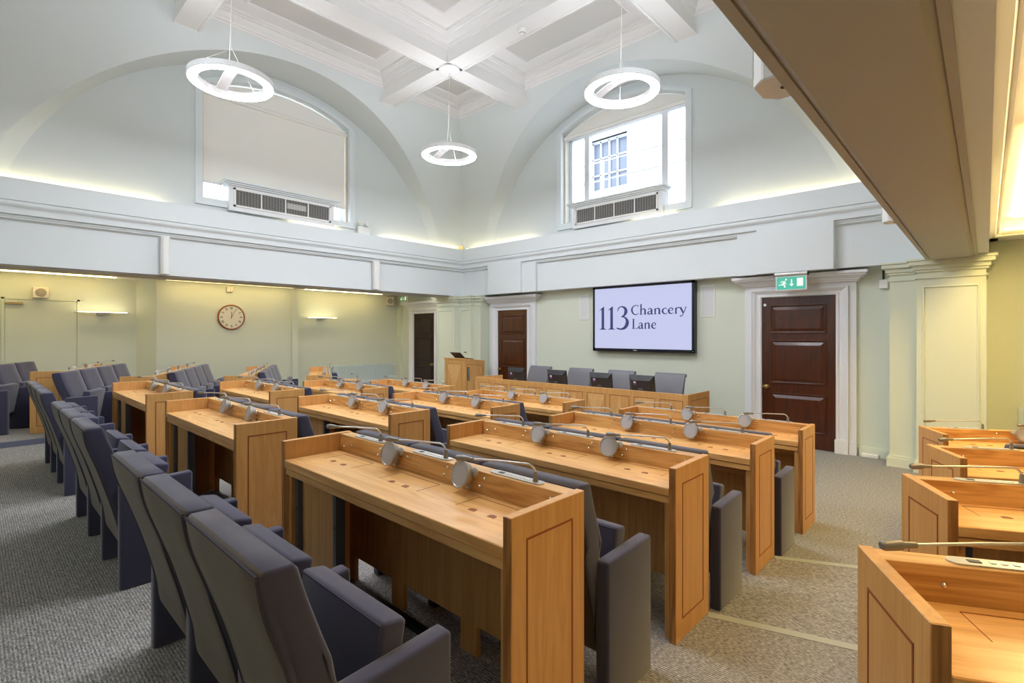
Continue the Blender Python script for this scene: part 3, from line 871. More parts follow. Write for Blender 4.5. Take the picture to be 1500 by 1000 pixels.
desk3, pit3 = build_desk(DL, 3)
LW4 = 2.5
desk4, pit4 = build_desk(LW4, 4)
pit1 = .565
chairs = {(3, 0): build_chair(pit3, True), (3, 1): build_chair(pit3, False), (4, 0): build_chair(pit4, True), (4, 1): build_chair(pit4, False), (1, 0): build_chair(pit1, True)}
mic0 = build_mic(.28); micL = build_mic(.36); spk0 = build_speaker()
used = set()
def place(proto, loc, rz):
    if proto.name not in used:
        used.add(proto.name); o = proto
    else:
        o = copy_tree(proto)
    o.location = loc; o.rotation_euler = (0, 0, rz)
    return o
SEAT3 = ['right-hand', 'middle', 'left-hand']
SEAT4 = ['aisle-end', 'second', 'third', 'wall-end']
def outfit(ox, oy, z, rz, seats, L, pit, proto, where, desk_label, first_mic=0, chair_seats=None, mic=None, az=0.0, chair_off=0.0, mics=True, nspk=None, flip=False):
    """one desk with its microphones, loudspeakers and chairs. where: phrase naming the desk"""
    mic = mic or mic0
    R = Matrix.Rotation(rz, 4, 'Z')
    def W(x, y, zz): return Vector((ox, oy, z))+R@Vector((x, y, zz))
    d = place(proto, (ox, oy, z), rz); tag(d, desk_label, 'desk', 'curved rows of oak council desks')
    names = SEAT3 if seats == 3 else (SEAT4[::-1] if flip else SEAT4) if seats == 4 else ['single']
    for i in range(seats):
        c = .0325+pit*(i+.5)
        if mics:
            m = place(mic, W(.369, c, DH-.004), rz)
            st = [k for k in m.children if k.name.startswith('stem')][0]
            st.rotation_euler = (0, 0, az+random.uniform(-.10, .10)+math.radians(20))
            tag(m, 'silver gooseneck microphone, %s one on %s' % (names[i], where), 'microphone', 'gooseneck microphones along the desks')
        if chair_seats is None or i in chair_seats:
            ch = place(chairs[(seats, 0 if i == 0 else 1)], W(-.45+chair_off, c, 0), rz)
            tag(ch, 'blue-grey tip-up chair, %s seat at %s' % (names[i], where), 'chair', 'upholstered tip-up chairs')
    for i in range(1, seats if nspk is None else nspk+1):
        y = .0325+pit*i
        s = place(spk0, W(.333, y-.035, .842), rz); s.rotation_euler = (0, 0, rz+random.uniform(-.12, .12))
        nm = 'only' if seats == 2 else (['right-hand', 'left-hand'][i-1] if seats == 3 else ['right-hand', 'middle', 'left-hand'][i-1])
        tag(s, 'round silver loudspeaker, %s one on %s' % (nm, where), 'loudspeaker', 'round loudspeakers on the desks')
ROWN = ['row nearest the camera', 'second row', 'third row', 'fourth row']
BLKN = ['right block', 'middle block', 'left block']
for k in range(4):
    for bi in range(3):
        wh = 'the %s desk in the %s' % (BLKN[bi], ROWN[k])
        outfit(ROW_X[k], BLK[bi], TIER[k], 0, 3, DL, pit3, desk3, wh, 'oak three-seat desk with raised rim, %s, %s' % (BLKN[bi], ROWN[k] if k == 0 else ROWN[k]+' from the camera'))
ca, sa = math.cos(WA), math.sin(WA)
# right wing: rotated so that users face +x and towards +y
WINGR = ['nearest', 'second', 'third', 'farthest']
for k in range(4):
    bx, by = RW[k][0], RW[k][1]+(0, .03, .03, .17)[k]-.015
    # aisle-end back corner -> local origin (front edge, right end)
    ox = bx-DD*ca+LW4*sa; oy = by-DD*sa-LW4*ca
    wh = 'the %s angled desk at the right edge' % WINGR[k]
    outfit(ox, oy, TIER[k], WA, 4, LW4, pit4, desk4, wh, 'angled oak desk at the right edge, %s of the four to the camera' % WINGR[k], mic=micL, az=-.12,
           chair_seats=([] if k == 0 else [3, 2]), nspk=3, flip=True)
# left wing
WN = ['nearest', 'second', 'third']
for k in range(3):
    bx, by = LW[k]
    ox = bx-DD*ca; oy = by+DD*sa
    wh = 'the %s angled desk of the left wing' % WN[k]
    outfit(ox, oy, TIER[k], -WA, 4, LW4, pit4, desk4, wh, 'angled oak four-seat desk of the left wing, %s from the camera' % WN[k], mic=micL, az=-.45)
ox, oy = .57, 9.77
outfit(ox, oy, .278, -WA, 3, DL, pit3, desk3, 'the raised platform desk at far left', 'oak desk on the raised platform at far left behind the blue-grey chairs', mic=micL, az=-.45)
ch = place(chairs[(1, 0)], (5.05, 9.08, 0), -WA); tag(ch, 'lone blue-grey tip-up chair standing in front of the long radiator', 'chair', 'upholstered tip-up chairs')
sd = tag(empty('side_table', (5.85, 10.45, 0), -WA), 'small oak side table with raised edge in front of the long radiator', 'table')
b = MB(); b.box(-.13, .13, -.19, .19, .62, .65, .002, 1); b.build('tabletop', M['oak_y'], sd, smooth=False)
b = MB(); b.box(.13, .16, -.19, .19, .3, .70, .002, 1); b.build('upstand', M['oak_up'], sd, smooth=False)
for y in (-.19, .165):
    b = MB(); b.box(-.13, .13, y, y+.025, 0, .62); b.build('side_panel', M['oak_z'], sd, smooth=False)
mm = place(mic0, Vector((5.85, 10.45, .70))+Matrix.Rotation(-WA, 4, 'Z')@Vector((.145, 0, 0)), -WA); tag(mm, 'silver gooseneck microphone on the small side table before the radiator', 'microphone', 'gooseneck microphones along the desks')

# ------------------------------------------------------------------ head table
ht = tag(empty('head_table', (6.35, 2.82, 0)), 'long oak head table with panelled front below the wall screen', 'table')
HL = 4.05
b = MB(); b.box(0, .03, 0, HL, 0, .885, .002, 1); b.build('front_panel', M['oak_z'], ht, smooth=False)
for i in range(10):
    y0 = .07+i*(HL-.10)/10; y1 = y0+(HL-.10)/10-.075
    b = MB(); t = .007
    for a in ((y0, y1, .12, .12+t), (y0, y1, .80-t, .80), (y0, y0+t, .12, .80), (y1-t, y1, .12, .80)): b.box(-.0018, .002, *a)
    il = b.build('inlay_line', M['inlay'], ht, smooth=False)
    b = MB(); b.prism([(y0+t, .793), (y1-t, .793), ((y0+y1)/2, .35)] if i % 2 else [(y0+t, .12+t), (y1-t, .12+t), ((y0+y1)/2, .793)], 'x', -.0012, .002)
    b.build('veneer_diamond', M['oak_diamond'], ht, smooth=False)
b = MB(); b.box(.03, .70, .03, HL-.03, .70, .74, .002, 1); b.build('worktop', M['oak_y'], ht, smooth=False)
for y0, y1, yo in ((0, .03, -.0018), (HL-.03, HL, HL-.0)):
    b = MB(); b.box(.03, .70, y0, y1, 0, .885, .002, 1); rp = b.build('end_panel', M['oak_z'], ht, smooth=False)
    b = MB(); t = .007
    for a in ((.10, .63, .12, .12+t), (.10, .63, .80-t, .80), (.10, .10+t, .12, .80), (.63-t, .63, .12, .80)): b.box(a[0], a[1], yo, yo+.0018, a[2], a[3])
    b.build('inlay_line', M['inlay'], rp, smooth=False)

def strokes(b, polylines, width, T):
    """flat quads along 2-D polylines; T maps (u,v)->3-D"""
    for pl in polylines:
        w = width
        if isinstance(pl, tuple): pl, w = pl
        for p, q in zip(pl[:-1], pl[1:]):
            p = Vector(p); q = Vector(q); d = (q-p)
            if d.length < 1e-6: continue
            d.normalize(); n = Vector((-d.y, d.x))*w/2; e = d*w*.3
            b.quad([T(*(p-e+n)), T(*(p-e-n)), T(*(q+e-n)), T(*(q+e+n))])
DELL = {'D': [[(0, 0), (0, 1), (.45, 1), (.7, .7), (.7, .3), (.45, 0), (0, 0)]], 'E': [[(.6, 1), (0, 1), (0, 0), (.6, 0)], [(0, .5), (.5, .5)]], 'L': [[(0, 1), (0, 0), (.55, 0)]]}
def monitor():
    r = empty('monitor')
    Rt = Matrix.Rotation(math.radians(-8), 4, 'Y')
    b = MB(); b.box(.012, .03, -.205, .205, -.01, .26, .004, 1)
    b.xf(Matrix.Translation((0, 0, .07))@Rt); b.build('screen_frame', M['black'], r, smooth=False)
    b = MB()
    o = [(.012, -.20, -.005), (.012, .20, -.005), (.012, .20, .255), (.012, -.20, .255)]
    i_ = [(-.035, -.15, .02), (-.035, .15, .02), (-.035, .15, .19), (-.035, -.15, .19)]
    L = b.loft([o, i_]); b.bm.faces.new(L[1]); b.xf(Matrix.Translation((0, 0, .07))@Rt); bk = b.build('back_cover', M['monitor_grey'], r, smooth=False)
    b = MB(); x = .15/4
    A = Vector((.012, 0, .255)); B_ = Vector((-.035, 0, .19)); n = Vector((-(A-B_).z, 0, (A-B_).x)).normalized()
    if n.x > 0: n = -n
    for k, chh in enumerate('DELL'):
        def T(u, v, k=k):
            y = .062-(k*.034+u*.03); t = .2+v*.55; p = B_+(A-B_)*t+n*.002; return Matrix.Translation((0, 0, .07))@Rt@Vector((p.x, y, p.z))
        strokes(b, DELL[chh], .16, T)
    b.build('lettering', M['black'], bk, smooth=False)
    b = MB(); b.box(-.0365, -.034, .07, .115, .125, .175); b.xf(Matrix.Translation((0, 0, .07))@Rt); b.build('sticker', M['purple'], bk, smooth=False)
    b = MB(); b.box(-.0368, -.034, .075, .11, .152, .172); b.xf(Matrix.Translation((0, 0, .07))@Rt); b.build('sticker', M['plastic_white'], bk, smooth=False)
    b = MB(); b.box(-.05, -.02, -.04, .04, .0, .14, .008, 2); b.box(-.11, .09, -.10, .10, -.001, .014, .004, 1); b.build('stand', M['black_soft'], r, smooth=False)
    index_tree(r); return r
mon0 = monitor()
MN = ['leftmost, before the dark door', 'second from the left', 'third from the left', 'rightmost']
for i, y in enumerate((6.20, 5.28, 4.41, 3.70)):
    o = place(mon0, (6.76, y, .74), 0)
    tag(o, 'black desktop monitor seen from behind on the head table, %s' % MN[i], 'monitor', 'monitors on the head table')

def exec_chair():
    r = empty('office_chair')
    b = MB(); pr = [(.10, .44), (.12, .62), (.16, .80), (.215, .96), (.25, 1.03), (.275, 1.055), (.305, 1.06), (.325, 1.035), (.31, 1.005), (.285, 1.01), (.27, .98), (.225, .80), (.185, .62), (.17, .44)]
    pr = catmull(pr, 3); hw = .25; loops = []
    for dy, k in ((-1, .94), (-.97, .99), (-.9, 1), (-.45, 1), (0, 1), (.45, 1), (.9, 1), (.97, .99), (1, .94)):
        loops.append([(.19+(x-.19)*(1 if k == 1 else .96)-.012*(1-abs(dy)), hw*dy, .7+(z-.7)*(1 if k == 1 else .995)) for x, z in pr])
    L = b.loft(loops); b.bm.faces.new(L[0]); b.bm.faces.new(L[-1]); b.build('backrest', M['leather'], r, ang=60)
    b = MB(); b.box(.085, .16, -.235, .235, .50, .745, .02, 3); b.build('lumbar_pad', M['leather'], r, ang=50)
    b = MB(); b.box(-.30, .19, -.26, .26, .40, .49, .03, 3); b.build('seat', M['leather'], r, ang=50)
    b = MB(); b.tube([(-.04, 0, .06), (-.04, 0, .41)], .03, 12); b.build('pedestal', M['chrome'], r)
    b = MB()
    for k in range(5):
        a = 2*PI*k/5+.3; b.tube([(-.04, 0, .09), (-.04+.28*math.cos(a), .28*math.sin(a), .055)], .02, 8); 
        b.tube([(-.04+.28*math.cos(a)-.0, .28*math.sin(a)-.02, .026), (-.04+.28*math.cos(a), .28*math.sin(a)+.02, .026)], .026, 10)
    b.build('star_base', M['black'], r)
    index_tree(r); return r
ex0 = exec_chair()
CN = ['leftmost, beside the dark door', 'second from the left, below the screen', 'third from the left, below the screen', 'rightmost, nearest the green-signed door']
for i, y in enumerate((6.28, 5.33, 4.50, 3.63)):
    o = place(ex0, (7.25, y, 0), 0); tag(o, 'grey leather swivel chair behind the head table, %s' % CN[i], 'chair', 'grey leather chairs behind the head table')

# ------------------------------------------------------------------ lectern and laptop
lc = tag(empty('lectern', (7.32, 8.25, 0)), 'tall oak lectern with inlaid panels standing between the two far doors', 'lectern')
b = MB(); b.prism([(0, 0), (.60, 0), (.60, 1.062), (0, 1.125)], 'y', 0, .68, .002, 1); b.build('body', M['oak_z'], lc, smooth=False)
b = MB(); b.prism([(-.02, 1.127), (.61, 1.061), (.61, 1.081), (-.02, 1.148)], 'y', -.008, .69); b.build('top', M['oak_y'], lc, smooth=False)
b = MB(); t = .008
for a in ((.10, .60, .08, .08+t), (.10, .60, 1.02-t, 1.02), (.10, .10+t, .08, 1.02), (.60-t, .60, .08, 1.02)): b.box(-.002, .002, *a)
for a in ((.06, .54, .08, .08+t), (.06, .06+t, .08, 1.02), (.54-t, .54, .08, .975)): b.box(a[0], a[1], -.002, .002, a[2], a[3])
b.prism([(.06, 1.02), (.54, .975), (.54, .967), (.06, 1.012)], 'y', -.002, .002)
b.build('inlay_line', M['inlay'], lc, smooth=False)
b = MB(); b.prism([(.108, 1.012), (.592, 1.012), (.35, .45)], 'x', -.0013, .002); b.build('veneer_diamond', M['oak_diamond'], lc, smooth=False)
b = MB(); b.box(.075, .135, -.006, .001, .66, .95); kp = b.build('control_panel', M['black'], lc, smooth=False)
b = MB()
for i in range(10):
    for x in (.082, .098, .114): b.box(x, x+.012, -.0075, -.005, .672+i*.027, .672+i*.027+.014)
b.build('control_buttons', M['silver'], kp, smooth=False)
b = MB(); b.tube([(.3, .42, 1.09), (.3, .42, 1.2), (.31, .40, 1.25), (.33, .36, 1.262)], .004, 6); gm = b.build('microphone_stem', M['silver'], lc)
b = MB(); b.tube([(.32, .375, 1.26), (.345, .33, 1.262)], .011, 8); b.build('microphone_head', M['black'], gm)
lp = tag(empty('laptop', (7.5, 8.6, 1.141)), 'open black laptop on top of the oak lectern', 'laptop')
b = MB(); b.box(.0, .24, -.17, .17, -.008, .008); b.xf(Matrix.Rotation(math.radians(6), 4, 'Y')); b.build('keyboard_base', M['black'], lp, smooth=False)
b = MB(); b.box(-.01, 0, -.17, .17, 0, .2); b.xf(Matrix.Rotation(math.radians(-50), 4, 'Y')); b.build('lid', M['black'], lp, smooth=False)

# ------------------------------------------------------------------ wall screen with lettering
tv = tag(empty('wall_screen', (8.29, 5.596, 1.35)), 'large black-framed wall screen reading 113 Chancery Lane', 'screen')
TW, TH = 2.023, 1.237      # local: y runs to -TW (reader's right)
b = MB(); b.box(.012, .11, -TW, 0, 0, TH, .004, 1); fr = b.build('cabinet', M['bezel'], tv, smooth=False)
b = MB()
for a in ((-TW, 0, 0, .055), (-TW, 0, TH-.05, TH), (-.04, 0, 0, TH), (-TW, -TW+.045, 0, TH)): b.box(0, .014, *a)
b.build('bezel', M['bezel'], tv, smooth=False)
b = MB(); b.box(.009, .013, -TW+.045, -.04, .055, TH-.05); b.build('display', M['screen'], tv, smooth=False)
b = MB(); b.box(-.002, .001, -.95, -.875, .02, .034); b.build('maker_badge', M['silver'], tv, smooth=False)
b = MB(); b.box(-.002, .001, -TW+.03, -TW+.012, .02, .034); b.build('power_light', M['red_led'], tv, smooth=False)
GL = []
def ribbon(b, pts, ws, T, n=6):
    """variable-width stroke through pts (catmull)"""
    P = catmull([p+(w,) for p, w in zip(pts, ws)], n)
    L = []; R = []
    for i, (x, y, w) in enumerate(P):
        w = w*1.18
        a = P[max(i-1, 0)]; c = P[min(i+1, len(P)-1)]
        d = Vector((c[0]-a[0], c[1]-a[1])); d = d.normalized() if d.length > 1e-9 else Vector((1, 0)); n_ = Vector((-d.y, d.x))*w/2
        L.append((x+n_.x, y+n_.y)); R.append((x-n_.x, y-n_.y))
    for i in range(len(P)-1):
        b.quad([T(*L[i]), T(*R[i]), T(*R[i+1]), T(*L[i+1])])
def poly2(b, pts, T): b.bm.faces.new([b.bm.verts.new(T(*p)) for p in pts])
lt = MB()
def mkT(fx, z, s):
    return lambda u, v: (.0075, -(fx*TW+u*s), z-1.35+v*s)
# numeral height unit 1 = .434 m ; "1"
for fx in (.067, .163):
    T = mkT(fx, 1.758, .434)
    poly2(lt, [(.13, .035), (.265, .035), (.265, 1.0), (.235, 1.0), (.13, .93)], T)
    poly2(lt, [(.0, .845), (.03, .84), (.13, .88), (.24, 1.0), (.22, 1.0)], T)
    poly2(lt, [(.02, 0), (.375, 0), (.375, .018), (.265, .05), (.13, .05), (.02, .018)], T)
T = mkT(.262, 1.758, .434)
ribbon(lt, [(.04, .80), (.09, .92), (.24, .985), (.40, .90), (.44, .76), (.37, .62), (.24, .535)], [.035, .04, .04, .10, .13, .08, .03], T)
ribbon(lt, [(.22, .555), (.38, .52), (.49, .40), (.50, .25), (.40, .09), (.22, .02), (.04, .045), (.0, .075)], [.03, .05, .11, .14, .11, .06, .05, .045], T)
# lower-case letters, unit = cap height .18 m
CAPH = .18; XH = .60
th, tn = .135, .06
def L_C(b, T): ribbon(b, [(.66, .86), (.50, .96), (.30, .93), (.10, .72), (.06, .46), (.14, .20), (.34, .03), (.55, .05), (.70, .17)], [.05, .06, .07, .11, .14, .12, .08, .06, .04], T); poly2(b, [(.64, .80), (.69, .80), (.68, .99), (.65, .97)], T); return .78
def stem(b, T, x, h, w=th, flag=True, foot=True):
    poly2(b, [(x, .02), (x+w, .02), (x+w, h), (x+w-.02, h), (x, h-.06)], T)
    if flag: poly2(b, [(x-.07, h-.09), (x, h-.10), (x+.05, h-.02), (x+w-.02, h)], T)
    if foot: poly2(b, [(x-.07, 0), (x+w+.07, 0), (x+w+.07, .02), (x+w, .05), (x, .05), (x-.07, .02)], T)
def arch(b, T, x):
    ribbon(b, [(x+.10, XH-.16), (x+.20, XH-.05), (x+.32, XH-.02), (x+.42, XH-.10), (x+.44, XH-.25), (x+.44, .02)], [.04, .06, .09, .12, th, th], T)
    poly2(b, [(x+.31, 0), (x+.58, 0), (x+.58, .02), (x+.50, .05), (x+.37, .05), (x+.31, .02)], T)
def L_h(b, T): stem(b, T, .08, 1.08); arch(b, T, .08); return .72
def L_n(b, T): stem(b, T, .08, XH); arch(b, T, .08); return .72
def L_a(b, T):
    ribbon(b, [(.08, .46), (.16, .56), (.28, .59), (.38, .52), (.40, .36), (.40, .10), (.45, .03), (.52, .05)], [.07, .06, .07, .11, th, th, .09, .04], T)
    ribbon(b, [(.38, .35), (.22, .30), (.09, .22), (.08, .10), (.18, .03), (.30, .07), (.38, .15)], [.05, .06, .10, .13, .08, .06, .04], T); return .58
def L_c(b, T): ribbon(b, [(.44, .50), (.34, .58), (.20, .54), (.09, .38), (.10, .20), (.22, .05), (.36, .03), (.47, .11)], [.09, .06, .07, .12, .13, .10, .07, .04], T); return .53
def L_e(b, T):
    ribbon(b, [(.10, .33), (.44, .36), (.40, .52), (.28, .59), (.15, .50), (.08, .32), (.13, .14), (.26, .03), (.38, .04), (.48, .12)], [.045, .05, .09, .06, .08, .13, .13, .09, .06, .04], T); return .56
def L_r(b, T): stem(b, T, .08, XH); ribbon(b, [(.20, XH-.16), (.28, XH-.04), (.38, XH-.02), (.43, XH-.06)], [.04, .06, .10, .10], T); return .47
def L_y(b, T):
    ribbon(b, [(.05, .60), (.18, .32), (.28, .06)], [.12, .13, .10], T)
    ribbon(b, [(.52, .60), (.38, .22), (.24, -.12), (.12, -.24), (.02, -.22)], [.06, .06, .06, .08, .11], T)
    poly2(b, [(-.04, .58), (.20, .58), (.20, .605), (-.04, .605)], T); poly2(b, [(.40, .58), (.62, .58), (.62, .605), (.40, .605)], T); return .60
def L_L(b, T):
    poly2(b, [(.10, .02), (.25, .02), (.25, .98), (.10, .98)], T); poly2(b, [(.02, .97), (.34, .97), (.34, 1), (.02, 1)], T)
    poly2(b, [(.02, 0), (.60, 0), (.64, .16), (.61, .16), (.50, .05), (.02, .04)], T); return .66
LET = {'C': L_C, 'h': L_h, 'a': L_a, 'n': L_n, 'c': L_c, 'e': L_e, 'r': L_r, 'y': L_y, 'L': L_L}
def word(txt, fx0, fx1, z):
    dummy = MB(); total = sum(LET[ch](dummy, lambda u, v: (0, u, v)) for ch in txt); dummy.bm.free()
    sx = (fx1-fx0)*TW/total; x = 0
    for ch in txt:
        T = lambda u, v, x=x: (.0075, -(fx0*TW+(x+u)*sx), z-1.35+v*CAPH)
        x += LET[ch](lt, T)
word('Chancery', .412, .935, 2.024); word('Lane', .417, .662, 1.769)
lt.build('lettering', M['ink'], tv, smooth=False)

# flush wall loudspeakers either side of the screen
for nm, y0, y1, z0, z1 in (('left', 5.775, 6.0, 1.96, 2.46), ('right', 3.27, 3.51, 1.96, 2.49)):
    r = tag(empty('flush_speaker', (XW, (y0+y1)/2, z0)), 'white flush wall loudspeaker to the %s of the screen' % nm, 'loudspeaker', 'flush loudspeakers beside the screen')
    h = (y1-y0)/2; H_ = z1-z0
    b = MB(); b.box(-.012, 0, -h, h, 0, H_); b.build('frame', M['plastic_white'], r, smooth=False)
    b = MB(); b.box(-.014, -.011, -h+.02, h-.02, .02, H_-.02); b.build('speaker_grille', M['grille_grey'], r, smooth=False)

# ------------------------------------------------------------------ emergency exit signs
def exit_sign(loc, w, h, mat, label, tube=True):
    r = tag(empty('exit_sign', loc), label, 'exit sign')
    b = MB(); b.box(-.008, .008, -w/2, w/2, 0, h); b.build('sign_plate', M['plastic_white'], r, smooth=False)
    b = MB(); b.box(-.010, -.007, -w/2+.014, w/2-.014, .012, h-.012); b.build('sign_face', M[mat], r, smooth=False)
    if tube:
        b = MB(); b.tube([(0, w/2+.01, h+.03), (0, -w/2-.01, h+.03)], .032, 14); hs = b.build('lamp_housing', M['silver'], r)
        b = MB(); b.tube([(0, w/2+.02, h+.03), (0, w/2+.01, h+.03)], .034, 14); b.tube([(0, -w/2-.01, h+.03), (0, -w/2-.02, h+.03)], .034, 14); b.build('end_cap', M['black'], hs)
    b = MB(); iw, ih = w-.028, h-.024
    T = lambda u, v: (-.0112, w/2-.014-u*iw, .012+v*ih)
    k = ih/iw
    # running figure
    S = lambda pts: [(x, y) for x, y in pts]
    strokes(b, [([(.285, .66), (.22, .42)], .07), ([(.285, .64), (.19, .68), (.15, .58)], .035), ([(.285, .62), (.30, .48), (.34, .47)], .035),
                ([(.22, .42), (.17, .38), (.09, .38)], .05), ([(.22, .42), (.28, .34), (.29, .18)], .05)], .04, T)
    n = 12; poly2(b, [(.335+.035*math.cos(2*PI*i/n), .80+.07*math.sin(2*PI*i/n)) for i in range(n)], T)
    # arrow down
    poly2(b, [(.505, .80), (.545, .80), (.545, .42), (.505, .42)], T); poly2(b, [(.44, .44), (.525, .24), (.61, .44), (.545, .42), (.505, .42)], T)
    # doorway
    poly2(b, [(.71, .24), (.92, .24), (.92, .88), (.71, .88)], T)
    b.build('pictogram', M['sign_white'], r, smooth=False)
    return r
exit_sign((8.0, 2.035, 2.30), .40, .20, 'sign_green', 'green emergency exit sign hanging above the right-hand brown door')
exit_sign((8.0, 11.50, 2.535), .36, .17, 'sign_green_dark', 'dim green exit sign in the left alcove above the dark door', tube=False)

# ------------------------------------------------------------------ clock, detectors, boxes
ck = tag(empty('wall_clock', (3.92, 12.12, 2.043)), 'round white wall clock with brown wooden rim in the left alcove', 'clock')
Rk = Matrix.Rotation(PI/2, 4, 'X')
b = MB(); b.lathe([(.275, 0), (.275, .035), (.262, .045), (.25, .04), (.25, .0)], 40, Rk); b.build('rim', M['clock_rim'], ck)
b = MB(); b.lathe([(0, .03), (.252, .03), (.252, .0)], 40, Rk); b.build('dial', M['clock_face'], ck)
ROM = {12: 'XII', 1: 'I', 2: 'II', 3: 'III', 4: 'IIII', 5: 'V', 6: 'VI', 7: 'VII', 8: 'VIII', 9: 'IX', 10: 'X', 11: 'XI'}
GLY = {'I': ([[(0, 0), (0, 1)]], .28), 'V': ([[(-.2, 1), (.05, 0), (.3, 1)]], .6), 'X': ([[(-.2, 0), (.3, 1)], [(-.2, 1), (.3, 0)]], .6)}
b = MB()
for hnum, s in ROM.items():
    a = PI/2-2*PI*hnum/12; wtot = sum(GLY[c][1] for c in s); x = -wtot/2
    for c in s:
        gl, adv = GLY[c]
        def T(u, v, x=x, a=a, adv=adv):
            lx = (x+adv*.35+u)*.045; ly = .172+v*.052
            px = lx*math.sin(a)+ly*math.cos(a); pz = -lx*math.cos(a)+ly*math.sin(a); return (px, -.0315, pz)
        strokes(b, gl, .14, T); x += adv
b.build('numerals', M['clock_ink'], ck, smooth=False)
for nm, deg, ln, w in (('hour_hand', 3, .12, .010), ('minute_hand', 28, .19, .007)):
    b = MB(); b.box(-w/2, w/2, -.036, -.034, -.03, ln); b.xf(Matrix.Rotation(math.radians(deg), 4, 'Y')); b.build(nm, M['clock_ink'], ck, smooth=False)

b = MB(); b.box(-.065, .065, -.07, 0, -.06, .06, .02, 3); r = b.build('movement_detector', M['plastic_cream']); r.location = (3.885, 12.12, 2.645)
tag(r, 'cream movement detector high on the alcove wall above the clock', 'detector')
b = MB(); b.box(-.003, .003, -.073, -.02, -.05, .045); b.build('seam', M['grille_tan'], r, smooth=False)
for nm, x, y, z, w, h, rz in (('left', .868, YC, 2.415, .21, .19, 0), ('right', 8.02, 12.3, 2.592, .20, .23, -.5)):
    r = tag(empty('wall_speaker', (x, y-.13, z), rz), 'small cream box loudspeaker with round grille at the %s end of the left alcove' % nm, 'loudspeaker', 'box loudspeakers in the left alcove')
    b = MB(); b.box(-w/2, w/2, -.06, .12, -h/2, h/2, .006, 1); b.build('cabinet', M['plastic_cream'], r, smooth=False)
    b = MB(); b.lathe([(0, .008), (.07, .006), (.078, 0)], 24, Matrix.Translation((0, -.06, 0))@Rk@Matrix.Scale(1, 4)); b.build('speaker_grille', M['grille_tan'], r)
b = MB(); b.box(-.05, 0, -.05, .05, -.06, .06, .006, 1); r = b.build('sensor_box', M['plastic_white']); r.location = (XW, 1.01, 2.345)
tag(r, 'small white box on the wall right of the green exit sign', 'box')
b = MB(); b.tube([(-.03, .0, .06), (-.03, 0, .2)], .012, 8); b.build('cable', M['black'], r)
b = MB(); b.box(8.30, 8.36, 1.06, 1.25, 0, .05, .006, 1); tag(b.build('socket_box', M['plastic_white'], smooth=False), 'low white cable box on the carpet beside the right-hand door', 'box')

# column loudspeakers on the beams
def column_speaker(x, y, sgn, z0, z1, w, d, label):
    r = tag(empty('column_speaker', (x, y, z0)), label, 'loudspeaker', 'column loudspeakers on the beams')
    b = MB(); h = w/2
    poly = [(-h, 0), (h, 0), (h, sgn*d*.75), (h*.5, sgn*d), (-h*.5, sgn*d), (-h, sgn*d*.75)]
    b.prism(poly, 'z', 0, z1-z0, .006, 1); b.build('cabinet', M['plastic_white'], r, smooth=False)
    b = MB(); b.box(-h*.48, h*.48, min(sgn*d, sgn*(d+.003)), max(sgn*d, sgn*(d+.003)), .04, z1-z0-.04); b.build('speaker_grille', M['plastic_white'], r, smooth=False)
    b = MB(); b.lathe([(0, 0), (.012, 0), (.012, -.003), (0, -.003)], 10, Matrix.Translation((0, sgn*d*.5, 0))); b.build('socket', M['black'], r)
column_speaker(2.04, 9.22, -1, 2.585, 3.16, .12, .10, 'white column loudspeaker on the left beam, nearer the camera')
column_speaker(5.72, 9.22, -1, 2.585, 3.16, .14, .10, 'white column loudspeaker on the left beam, farther from the camera')
column_speaker(2.16, .48, 1, 2.635, 3.2, .22, .19, 'white column loudspeaker hanging on the right beam, nearer the camera')
column_speaker(5.35, .48, 1, 2.62, 3.2, .16, .17, 'white column loudspeaker hanging on the right beam, farther from the camera')

# twin-spot emergency light and corner camera on the parapet
em = tag(empty('emergency_light', (5.42, 9.17, 3.56)), 'white twin-spot emergency light on the parapet right of the drawn blind', 'emergency light')
b = MB(); b.box(-.12, .13, -.03, .04, 0, .27, .006, 1); b.build('battery_box', M['plastic_white'], em, smooth=False)
for x in (-.08, .08):
    b = MB(); Rm = Matrix.Translation((x, -.01, .34))@Matrix.Rotation(PI/2, 4, 'X')
    b.lathe([(0, -.03), (.03, -.025), (.045, .02), (.045, .035), (.036, .036)], 16, Rm); lh = b.build('spot_lamp', M['plastic_white'], em)
    b = MB(); b.lathe([(0, .03), (.037, .034)], 16, Rm); b.build('lens', M['plastic_cream'], lh)
cm = tag(empty('camera_unit', (8.06, 9.14, 3.60)), 'small round brass-coloured lamp unit in the parapet corner', 'fitting')
b = MB(); Rm = Matrix.Translation((-.06, .0, .12))@Matrix.Rotation(math.radians(45), 4, 'Z')@Matrix.Rotation(-PI/2, 4, 'Y')
b.lathe([(0, -.03), (.04, -.02), (.055, .02), (.05, .03), (0, .03)], 16, Rm); b.build('head', M['brass'], cm)
b = MB(); b.box(.02, .09, -.08, -.02, .0, .13); b.build('box', M['plastic_white'], cm, smooth=False)

# smoke detector on the ceiling beam
b = MB(); b.lathe([(0, -.09), (.025, -.088), (.03, -.07), (.045, -.066), (.052, -.05), (.052, -.03), (.06, -.028), (.06, 0), (0, 0)], 24)
r = b.build('smoke_detector', M['plastic_white']); r.location = (5.4, 4.85, ZBM+.012); tag(r, 'white smoke detector under the coffered ceiling beam', 'smoke detector')
b = MB(); b.lathe([(.0455, -.068), (.0475, -.06)], 24); b.build('vent_ring', M['black_soft'], r)

